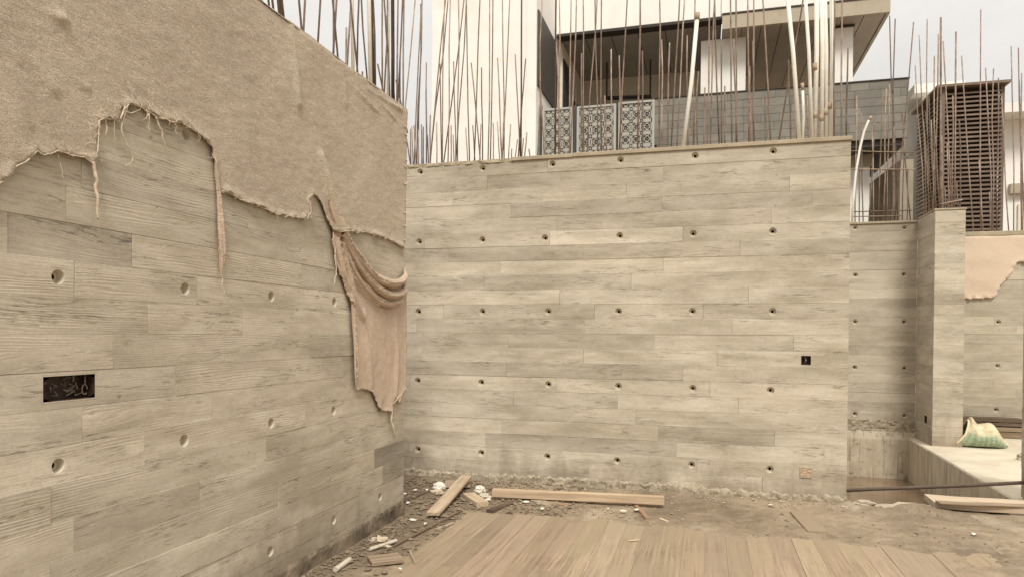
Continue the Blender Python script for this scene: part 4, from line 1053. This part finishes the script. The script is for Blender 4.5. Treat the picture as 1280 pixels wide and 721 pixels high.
for i, (px, py, w_, h_, lb) in enumerate(((516, 654, .05, .012, 'white paper strip on the dark dirt behind the strip'), (532, 659, .03, .02, 'small white flake right of the paper strip'), (519, 616, .035, .025, 'white flake beside the dark bar in the corner'), (506, 621, .03, .02, 'white flake at the very end of the hessian wall'), (510, 632, .03, .02, 'white flake under the dark bar'),
                                      (534, 616, .03, .02, 'white flake left of the white crumpled lump'), (780, 643, .05, .02, 'white flake left of the reddish stick'), (500, 717, .025, .012, 'white crumb at the bottom of the picture below the plank offcut'), (796, 641, .04, .035, 'white crumpled flake touching the reddish stick'), (963, 635, .03, .02, 'white crumb at the foot of the wide wall'),
                                      (1217, 672, .025, .02, 'lone white pebble on the mud at right'), (658, 631, .05, .03, 'torn white scrap under the long timber'), (610, 628, .06, .03, 'torn pale scrap beside the wood block'), (678, 640, .03, .02, 'white crumb in front of the long timber'), (760, 640, .02, .015, 'white dot of paper on the mud before the timber'))):
    c = onZ(px, py); g = G(); V = []; nn = 7; a0 = sr.random() * 3
    for k in range(nn):
        a = 2 * math.pi * k / nn; rr = sr.uniform(.6, 1.1); V.append((c.x + .7 * w_ * rr * math.cos(a), c.y + h_ * 1.1 * rr * math.sin(a), .028 + sr.uniform(0, .012)))
    V.append((c.x, c.y, .042)); nb_ = len(V)
    V += [(v[0], v[1], v[2] - .004) for v in V]
    F = [(k, (k + 1) % nn, nn) for k in range(nn)] + [(nb_ + (k + 1) % nn, nb_ + k, nb_ + nn) for k in range(nn)] + [(k, nb_ + k, nb_ + (k + 1) % nn, (k + 1) % nn) for k in range(nn)]
    tag(mesh('paper_scrap', V, F, WHITE), lb, 'paper scrap', 'white scraps on the dirt')

# grit and clods: nobody could count them
def grit(name, label, n, region, smin, smax, mat, seed):
    r = random.Random(seed); g = G()
    ico = [(0, 0, 1), (.9, 0, .2), (.28, .85, .2), (-.72, .53, .2), (-.72, -.53, .2), (.28, -.85, .2), (0, 0, -.6)]
    fc = [(0, 1, 2), (0, 2, 3), (0, 3, 4), (0, 4, 5), (0, 5, 1), (6, 2, 1), (6, 3, 2), (6, 4, 3), (6, 5, 4), (6, 1, 5)]
    for i in range(n):
        x, y = region(r); s_ = smin * (smax / smin) ** (r.random() ** 2.2); a = r.random() * 6.3; el = r.uniform(.5, 1.4)
        z = gz(x, y)
        V = []
        for (p_, q_, t_) in ico:
            p2, q2 = p_ * el * r.uniform(.7, 1.2), q_ / el * r.uniform(.7, 1.2)
            V.append((x + s_ * (p2 * math.cos(a) - q2 * math.sin(a)), y + s_ * (p2 * math.sin(a) + q2 * math.cos(a)), z + s_ * (t_ * .6 + .25)))
        g.add(V, fc)
    return tag(g.out(name, mat), label, 'debris', kind='stuff')
CLOD = plain('dirt_clod', (.21, .16, .108), .45, 12, .95, .3, 90)
CHIP = plain('wood_chip_litter', (.36, .27, .18), .5, 9, .9, .3, 90)
CRUM = plain('mortar_crumb', (.44, .37, .27), .35, 10, .9, .3, 80)
def corner(r):
    while True:
        x = r.uniform(-2.9, -1.1); y = 3.8 + 2.8 * r.random() ** .6
        if x > LX + .03 or y > LEND + .02:
            if x < -1.9 or y > 5.58: return x, y
def wallfoot(r): return r.uniform(-2.6, 1.2), BY - .02 - abs(r.gauss(0, .10))
def timberfoot(r): return r.gauss(-1.27, .45), r.gauss(5.9, .17)
def leftfoot(r): return LX + .03 + abs(r.gauss(0, .08)), r.uniform(3.3, 5.2)
def right_mud(r): return r.uniform(.3, 2.5), r.uniform(5.3, 6.6)
grit('dirt_clods', 'dark dirt clods and grit filling the corner behind the left wall', 3400, corner, .004, .030, CLOD, 1)
grit('wood_chips', 'wood chips and splinters scattered below the long timber', 1100, timberfoot, .003, .018, CHIP, 2)
grit('mortar_crumbs', 'mortar crumbs along the foot of the wide wall', 900, wallfoot, .003, .015, CRUM, 3)
grit('wall_foot_grit', 'dark grit along the foot of the left wall', 1500, leftfoot, .004, .022, CLOD, 4)
grit('mud_crumbs', 'sparse dark crumbs on the mud at right', 260, right_mud, .003, .014, CLOD, 5)
def allfloor(r): return r.uniform(-2, 2), r.uniform(3.9, 6.5)
grit('floor_crumbs', 'sparse crumbs scattered over floor and mud', 500, allfloor, .003, .011, CHIP, 6)

# the sack
SACK = Mat('woven_plastic_sack', .55); _p = SACK.pos(); _sx = SACK.n('ShaderNodeSeparateXYZ', {0: _p}); _uv = SACK.uv(); _ux = SACK.n('ShaderNodeSeparateXYZ', {0: _uv})
_m = SACK.math('ADD', _ux.outputs[1], SACK.math('MULTIPLY', SACK.math('SUBTRACT', SACK.noise(_p, 5, 4), .5), .5))
_st = SACK.math('SINE', SACK.math('MULTIPLY', SACK.math('ADD', _ux.outputs[0], SACK.math('MULTIPLY', SACK.noise(_p, 4, 3), .15)), 60.0))
_gr = SACK.mixc(SACK.ramp(_st, -.6, .9), (.32, .42, .28), (.44, .52, .36))
_yl = SACK.mixc(SACK.ramp(SACK.noise(_p, 9, 5, .7), .4, .65), (.66, .54, .34), (.74, .66, .46))
_dr = SACK.ramp(SACK.noise(_p, 12, 6, .7), .52, .70, 0, .6)
SACK.col(SACK.mixc(_dr, SACK.mixc(SACK.ramp(_m, .42, .66), _gr, _yl), (.34, .29, .19))); SACK.bump(SACK.noise(SACK.map(_p, (14, 30, 30)), 1, 5, .7), .9, .03)
s0 = onZ(1206, 560); s1 = onZ(1264, 563)
sk = thing('sack', 'yellow and green woven sack slumped on the slab beside the pier', 'sack', ((s0.x + s1.x) / 2, s0.y, .006))
V = []; F = []; UV = []; NI, NJ = 64, 48
Ls = s1.x - s0.x
for i in range(NI + 1):
    t = i / NI
    hgt = (.335 + .075 * math.exp(-((t - .10) / .10) ** 2)) * (1 - .72 * sstep(.60, 1.0, t)) * (1 - .06 * math.exp(-((t - .32) / .1) ** 2))
    dep = .20 * (.6 + .4 * math.sin(math.pi * min(1, t * 1.1))) * (1 - .55 * sstep(.75, 1, t))
    for j in range(NJ):
        a = 2 * math.pi * j / NJ; c_, s_ = math.cos(a), math.sin(a)
        wr = 1 + .05 * mn.fractal(Vector((t * 5, c_ * 1.6, s_ * 1.6)), 1, 2, 4) - .16 * max(0, .28 - abs(mn.noise(Vector((t * 5 + s_, c_ * 2.2, s_ * 2.2 - t * 3)))))
        zz = (hgt / 2) * (1 + s_ * wr); zz = max(zz, .012 * (1 + mn.noise(Vector((t * 9, a, 0)))))
        xx = s0.x + .02 + t * Ls * .98 - .12 * (1 - t) ** 6 * (s_ < 0) * abs(s_) + .06 * (1 - t) ** 4 * max(0, s_)
        V.append((xx, s0.y - .02 + dep * c_ * wr + .16, .008 + zz)); UV.append((t, (s_ * .5 + .5)))
for i in range(NI):
    for j in range(NJ): F.append((i * NJ + j, i * NJ + (j + 1) % NJ, (i + 1) * NJ + (j + 1) % NJ, (i + 1) * NJ + j))
F.append(tuple(NI * NJ + j for j in range(NJ)))
mesh('body', V, F, SACK.m, sk, uv=UV, smooth=True)
# dark inside of the open mouth, set back from the rim
V2 = []; F2_ = []
for i in range(9):
    t = i / 8
    for j in range(NJ):
        p0 = Vector(V[j]); p1 = Vector(V[6 * NJ + j]); cc = Vector((p1.x, s0.y + .14, .12)); q = p0.lerp(p1, t); V2.append(q + (cc - q) * (.04 + .30 * t))
for i in range(8):
    for j in range(NJ): F2_.append((i * NJ + j, (i + 1) * NJ + j, (i + 1) * NJ + (j + 1) % NJ, i * NJ + (j + 1) % NJ))
F2_.append(tuple(8 * NJ + j for j in range(NJ)))
mesh('lining', V2, F2_, plain('sack_lining', (.22, .26, .13), .4, 12), sk, smooth=True)
g = G(); rim = [Vector(V[j]) + Vector((-.006, 0, 0)) for j in range(NJ)] + [Vector(V[0]) + Vector((-.006, 0, 0))]
g.tube(rim, .014, 6, caps=False); g.out('rim', plain('sack_rim', (.76, .62, .40), .15, 15), sk, smooth=True)

# boards stacked behind the sack
sr = random.Random(4)
for i, (xa, xb, yy, z0, hh, dk) in enumerate(((3.4, 5.5, 12.25, 0.0, .035, .6), (3.7, 5.8, 12.05, .0, .04, .8), (3.42, 5.0, 12.25, .085, .03, .45), (3.9, 5.7, 12.10, .09, .025, .9), (3.5, 5.3, 12.25, .155, .025, .5), (3.41, 4.6, 12.26, .215, .03, .4), (4.3, 5.6, 12.27, .215, .022, .6))):
    tag(obox('loose_plank', ((xa + xb) / 2, yy, z0 + hh + .008), ((1, sr.uniform(-.03, .03), 0), (0, 1, 0), (0, 0, 1)), ((xb - xa) / 2, .10, hh), TIMG, None, seed=60 + i, warp=.008, tint=(dk * .75, dk * .68, dk * .62)),
        ['lowest back board of the pile behind the green sack', 'front lowest pale board of the pile behind the green sack', 'dark second board of the pile behind the green sack', 'paler narrow board on the front of the pile behind the sack', 'thin dark board high in the pile behind the green sack', 'topmost left dark board of the pile behind the sack', 'topmost right board of the pile behind the sack'][i], 'board', 'boards piled behind the sack')

# ------------------------------------------------------------------ villa behind the walls
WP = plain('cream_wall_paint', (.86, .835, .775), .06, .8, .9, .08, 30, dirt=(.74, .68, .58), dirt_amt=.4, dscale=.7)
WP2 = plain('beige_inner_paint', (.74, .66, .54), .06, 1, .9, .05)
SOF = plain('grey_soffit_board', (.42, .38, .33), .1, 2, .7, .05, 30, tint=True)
SOFB = plain('brown_soffit_board', (.40, .335, .265), .1, 2, .7, .05, 30, tint=True)
CLAD = plain('charcoal_cladding', (.085, .075, .065), .12, 2, .6, .05)
FASC = plain('fascia_concrete', (.46, .40, .305), .1, 1.5, .85, .1, 20, dirt=(.33, .27, .19), dirt_amt=.5)
TILE = plain('grey_stone_tile', (.215, .20, .172), .16, 3, .7, .25, 30, dirt=(.26, .235, .19), dirt_amt=.4, tint=True)
EDGE = plain('dark_edge', (.06, .05, .042), .1)
STEEL = plain('grey_railing_post', (.42, .41, .37), .08, 5, .45)
JALI = plain('painted_lattice', (.40, .375, .32), .1, 6, .6, .1, 60)
DOOR = plain('dark_wood_door', (.06, .038, .026), .2, 5)
vi = thing('villa', 'cream modern villa with a deep roofed balcony above the wide wall', 'house', (0, 20, 0))
def vbox(name, lo, hi, mat, parent=vi, b=0, **k):
    g = G(); g.box(lo, hi, 0, b); return g.out(name, mat, parent, **k)
tL = onY(540, 100, 17.6).x; tR = onY(671, 60, 17.6).x
vbox('tower', (tL, 17.6, 0), (tR, 24.3, 15), WP)
vbox('pilaster', (tR - .26, 17.55, 0), (tR - .001, 17.598, 15), WP)
vbox('upper_wall', (tR + .002, 20.0, 10.18), (4.45, 20.4, 15), WP)
vbox('upper_return', (.32, 19.93, 10.26), (4.47, 19.998, 15), WP)
xr = tR
zs_, zb_ = onY(671, 11, 17.6).z, onY(671, 106, 17.6).z
vbox('side_cladding', (xr + .002, 17.64, zb_), (xr + .04, 20.0, zs_ - .01), CLAD)
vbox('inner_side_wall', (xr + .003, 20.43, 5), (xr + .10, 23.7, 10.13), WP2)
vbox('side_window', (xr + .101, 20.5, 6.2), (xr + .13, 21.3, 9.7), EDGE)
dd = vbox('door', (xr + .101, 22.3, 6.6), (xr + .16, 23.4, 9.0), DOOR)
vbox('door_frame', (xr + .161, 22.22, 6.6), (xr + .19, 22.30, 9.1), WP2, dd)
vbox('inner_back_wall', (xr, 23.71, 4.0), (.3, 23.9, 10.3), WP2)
sx0, sx1 = xr + .02, .33
nP = 6
for i in range(nP):
    a = sx0 + (sx1 - sx0) * i / nP; b = sx0 + (sx1 - sx0) * (i + 1) / nP
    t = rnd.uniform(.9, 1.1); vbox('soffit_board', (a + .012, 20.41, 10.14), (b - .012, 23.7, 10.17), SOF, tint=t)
vbox('soffit_slab', (sx0, 20.0, 10.172), (sx1 - .005, 23.7, 10.176), EDGE)
vbox('roof_edge', (sx0, 19.94, 10.12), (.325, 19.999, 10.20), EDGE)
fz0, fz1 = 9.83, 10.21
vbox('canopy_fascia', (.34, 19.9, fz0), (4.47, 20.0, fz1), FASC)
vbox('canopy_edge', (.34, 19.88, fz1 + .002), (4.50, 20.0, fz1 + .045), EDGE)
vbox('canopy_end', (4.40, 20.002, fz0), (4.48, 24.7, fz1), FASC)
nP = 8
for i in range(nP):
    a = .34 + (4.39 - .34) * i / nP; b = .34 + (4.39 - .34) * (i + 1) / nP
    t = rnd.uniform(.88, 1.1); vbox('soffit_board', (a + .010, 20.003, fz0 + .02), (b - .010, 24.7 if b > 4.2 else 28.4, fz0 + .05), SOFB, tint=t)
vbox('canopy_slab', (.34, 20.003, fz0 + .055), (4.395, 24.69, fz0 + .10), EDGE)
for (a, b, Yc) in ((876, 932, 20.6), (1043.5, 1066, 20.5)):
    x0, x1 = onY(a, 90, Yc).x, onY(b, 90, Yc).x
    vbox('column', (x0, Yc, 5), (x1, Yc + .5, fz0 + .015), WP)
    if a > 1000: vbox('capital', (x0 - .03, Yc - .03, fz0 - .05), (x1 + .03, Yc - .002, fz0 + .013), EDGE)
vbox('back_partition', (.2, 23.6, 5), (1.2, 23.9, 9.82), WP2)
vbox('canopy_rear_slab', (.34, 24.70, fz0 + .055), (3.88, 28.4, fz0 + .10), EDGE)
vbox('back_wall', (1.2, 28.41, 3), (3.9, 28.6, fz0 + .05), SOFB)
vbox('rear_pier', (4.1, 24.72, 5), (4.5, 25.0, fz0 + .015), WP)
# tiled parapet
px0, px1 = onY(818, 150, 19.5).x, onY(1135, 100, 19.5).x; pz0, pz1 = 6.48, 7.95
vbox('parapet', (px0, 19.53, pz0), (px1, 19.75, pz1), CLAD, tint=.8)
rows_n = 7; th = (pz1 - pz0) / rows_n; tr_ = random.Random(2)
for k in range(rows_n):
    x = px0 - tr_.random() * .4
    while x < px1:
        x2 = x + tr_.choice((.45, .6, .75))
        a, b = max(x, px0), min(x2, px1)
        if b - a > .08:
            t = tr_.uniform(.86, 1.14); o_ = tr_.uniform(0, .008)
            vbox('tile', (a + .003, 19.5 - o_, pz0 + k * th + .004), (b - .003, 19.529, pz0 + (k + 1) * th - .004), TILE, tint=(t, t * .99, t * .97))
        x = x2
vbox('parapet_coping', (px0, 19.47, pz1 + .001), (px1 + .04, 19.78, pz1 + .03), EDGE)
vbox('balcony_slab', (xr, 19.6, pz0 - .15), (px1 - .04, 23.35, pz0 - .003), CLAD)
vbox('parapet_return', (px1 - .22, 19.755, pz0), (px1, 23.3, pz1 - .002), CLAD)
vbox('balcony_front_slab', (xr + .01, 17.7, 5.75), (px0 + .4, 19.58, 5.895), CLAD)
# under the balcony
a, b = onY(1062, 230, 20.4).x, onY(1087, 230, 20.4).x
vbox('lower_column', (a, 20.4, 0), (b, 20.8, pz0 - .155), WP)
vbox('lower_capital', (a - .02, 20.36, 6.0), (b + .05, 20.398, pz0 - .155), FASC)
vbox('lower_back_wall', (xr, 24.6, 0), (5.25, 24.9, 7.3), WP)
gx = onY(1125, 230, 19.6).x
g = G(); V = [(gx, 19.6, 0), (gx, 24.58, 0), (gx, 24.58, onY(1087, 240, 24.58).z), (gx, 19.6, onY(1125, 200, 19.6).z)]
V += [(gx + .3, y, z) for (_, y, z) in V]
g.add(V, [(0, 1, 2, 3), (4, 7, 6, 5), (0, 3, 7, 4), (1, 5, 6, 2), (3, 2, 6, 7), (0, 4, 5, 1)]); g.out('side_wall', plain('grey_painted_shade', (.36, .31, .24), .15, 1.2), vi)  # the wall's shadowed side, its shade put into the grey colour
# railing with pierced ornamental panels
def ornate(u, v):
    """True where the lattice is cut away; u in 0..1 across, v in metres"""
    s = abs((u * 3) % 1.0 - .5) * 2; t = (v / .33) % 1.0
    r1 = math.hypot((s - .0) * .22, (t - .5) * .42); r2 = math.hypot((s - 1.0) * .22, (t) * .42); r4 = math.hypot((s - 1.0) * .22, (t - 1.0) * .42); r3 = math.hypot((s - .55) * .22, (t - .25) * .42); r5 = math.hypot((s - .55) * .22, (t - .75) * .42)
    ang1 = math.atan2((t - .5) * .42, s * .22 + 1e-6)
    c = False
    r1 *= 1.0
    if r1 < .10 * (.55 + .45 * abs(math.cos(3 * ang1))) and r1 > .022: c = True
    if .128 < r1 < .150: c = True
    if min(r2, r4) < .075 and min(r2, r4) > .035: c = True
    if .030 < r3 < .055 or .030 < r5 < .055: c = True
    if r3 < .014 or r5 < .014: c = True
    if r1 < .012: c = True
    if s > .93 and .3 < t < .7: c = True
    return c
def jali(x0, x1, z0, z1, Y, label):
    t = thing('lattice_panel', label, 'railing panel', ((x0 + x1) / 2, Y, z0), 'lattice panels of the balcony railing')
    nu, nv = 78, 110; V = []; F = []; id_ = {}
    def vid(i, j, k):
        if (i, j, k) not in id_: id_[(i, j, k)] = len(V); V.append((x0 + .05 + (x1 - x0 - .10) * i / nu, Y + .012 * k, z0 + .05 + (z1 - z0 - .10) * j / nv))
        return id_[(i, j, k)]
    keep = [[not ornate((i + .5) / nu, (j + .5) / nv * (z1 - z0)) for j in range(nv)] for i in range(nu)]
    for i in range(nu):
        for j in range(nv):
            if not keep[i][j]: continue
            F.append((vid(i, j, 0), vid(i + 1, j, 0), vid(i + 1, j + 1, 0), vid(i, j + 1, 0))); F.append((vid(i, j, 1), vid(i, j + 1, 1), vid(i + 1, j + 1, 1), vid(i + 1, j, 1)))
    mesh('lattice', V, F, JALI, t)
    vbox('shade_sheet', (x0 + .06, Y + .05, z0 + .05), (x1 - .06, Y + .056, z1 - .05), CLAD, t)  # added dark sheet, stands in for the shade behind the cut-outs
    for (a, b, c_, d_) in ((x0, x0 + .055, z0, z1), (x1 - .055, x1, z0, z1), (x0 + .056, x1 - .056, z0, z0 + .05), (x0 + .056, x1 - .056, z1 - .05, z1)):
        vbox('frame', (a, Y - .02, c_), (b, Y + .035, d_), STEEL, t)
for (a, b, yt, lb) in ((678, 716, 134, 'left lattice railing panel with pierced floral scrolls, next to the tower'), (721, 770, 130, 'middle lattice railing panel with pierced floral scrolls'), (773, 818, 125, 'right lattice railing panel with pierced floral scrolls, next to the tiled parapet')):
    jali(onY(a, 160, 17.8).x, onY(b, 160, 17.8).x, 5.9, onY(b, yt, 17.8).z, 17.8, lb)
for px_ in (676, 718.5, 771.5):
    x_ = onY(px_, 160, 17.85).x; vbox('railing_post', (x_ - .03, 17.86, 5.9), (x_ + .03, 17.92, onY(px_, 132, 17.85).z), CLAD)
# swing seat on the balcony
sw = thing('swing_seat', 'dark swing seat frame hanging on the balcony behind the lattice railing', 'swing', (onY(805, 150, 22).x, 22, 6.2))
a, b, c_, d_ = onY(757, 122, 22), onY(812, 120, 22), onY(765, 85, 22), onY(809, 93, 22)
g = G()
g.tube([a, b], .03, 6); g.tube([a + Vector((0, .5, .1)), b + Vector((0, .5, .1))], .03, 6); g.tube([a, a + Vector((0, .5, .1))], .03, 6); g.tube([b, b + Vector((0, .5, .1))], .03, 6); g.out('seat_frame', EDGE, sw)
for e in (a, b):
    g = G(); g.tube([e + Vector((0, .25, 0)), e + Vector((0, .25, 1.2))], .028, 6); g.out('hanger', EDGE, sw)
sb = thing('garden_umbrella', 'folded dark bundle leaning beside the right lattice panel', 'bundle', onY(828, 185, 19.9))
g = G(); g.tube([onY(820, 135, 19.9), onY(827, 150, 19.9), onY(834, 165, 19.9), onY(836, 192, 19.9)], [.02, .09, .12, .08], 8); g.out('cloth', EDGE, sb)

# louvred tower
lv = thing('louvre_tower', 'brown louvred screen tower with flat cap, behind the concrete pier', 'tower', (4.6, 16, 0))
LV = plain('brown_louvre', (.165, .118, .088), .15, 2, .7, .1, 20, dirt=(.26, .20, .145), dirt_amt=.5, tint=True)
vx0, vx1, vz0, vz1 = onY(1176, 200, 16).x, onY(1252, 200, 16).x, 2.4, onY(1215, 109, 16).z
ns = 46; vr = random.Random(3)
for i in range(ns):
    z = vz0 + (vz1 - vz0 - .05) * i / ns; t = vr.uniform(.8, 1.15)
    g = G(); V = [(vx0, 15.97, z), (vx1, 15.97, z), (vx1, 16.10, z + .055), (vx0, 16.10, z + .055)]; V += [(x, y, zz + .032) for x, y, zz in V]
    bF = [(0, 3, 2, 1), (4, 5, 6, 7), (0, 1, 5, 4), (1, 2, 6, 5), (2, 3, 7, 6), (3, 0, 4, 7)]
    g.add(V, bF); g.out('slat', LV, lv, tint=t)
    g = G(); V = [(vx0 - .03, 16.12, z), (vx0 + .10, 16.12, z + .055), (vx0 + .10, 17.6, z + .055), (vx0 - .03, 17.6, z)]; V += [(x, y, zz + .032) for x, y, zz in V]
    g.add(V, [(0, 1, 2, 3), (7, 6, 5, 4), (0, 4, 5, 1), (1, 5, 6, 2), (2, 6, 7, 3), (3, 7, 4, 0)]); g.out('slat', LV, lv, tint=t * .95)
for (x, y) in ((vx0 - .02, 15.955), (vx1 - .03, 16.0)):
    vbox('frame_post', (x, y, 0), (x + .07, y + .07, vz1), LV, lv, tint=1.0)
for x in (vx0 + .45, vx0 + .82):
    vbox('mullion', (x, 16.11, 0), (x + .04, 16.15, vz1), LV, lv, tint=.6)
vbox('cap', (vx0 - .12, 15.86, vz1 + .001), (vx1 + .10, 17.7, vz1 + .05), LV, lv, tint=1.1)
vbox('gap_shade_block', (vx0 + .14, 16.17, 0), (vx1 - .01, 17.5, vz1), DOOR, lv)  # added dark block, gives the gaps between the slats their shade
# neighbour house behind the tower
nh = thing('neighbour_house', 'cream neighbouring house behind the brown louvred tower at far right', 'house', (7, 23, 0))
a = onY(1138, 120, 22).x
vbox('rear_wing', (a + .3, 22, 0), (onY(1200, 120, 22).x, 27, onY(1150, 122, 22).z), WP, nh)
vbox('rear_roof', (a, 21.6, onY(1150, 122, 22).z + .002), (onY(1200, 120, 22).x, 27.2, onY(1150, 111, 22).z), WP, nh)
zt = onY(1270, 150, 20).z
vbox('wall', (onY(1185, 200, 20).x, 20, 0), (14, 26, zt), WP, nh)
vbox('roof', (onY(1185, 200, 20).x - .1, 19.3, zt + .002), (14, 26.3, onY(1270, 128, 19.3).z), WP, nh)
wx0, wx1 = onY(1266, 250, 20).x, onY(1300, 250, 20).x
wf = vbox('window_surround', (wx0 - .1, 19.85, onY(1270, 243, 20).z), (wx1, 19.998, onY(1270, 231, 20).z), FASC, nh)
vbox('window', (wx0 + .1, 19.94, 3.3), (wx1, 19.997, onY(1270, 256, 20).z), WP2, nh)
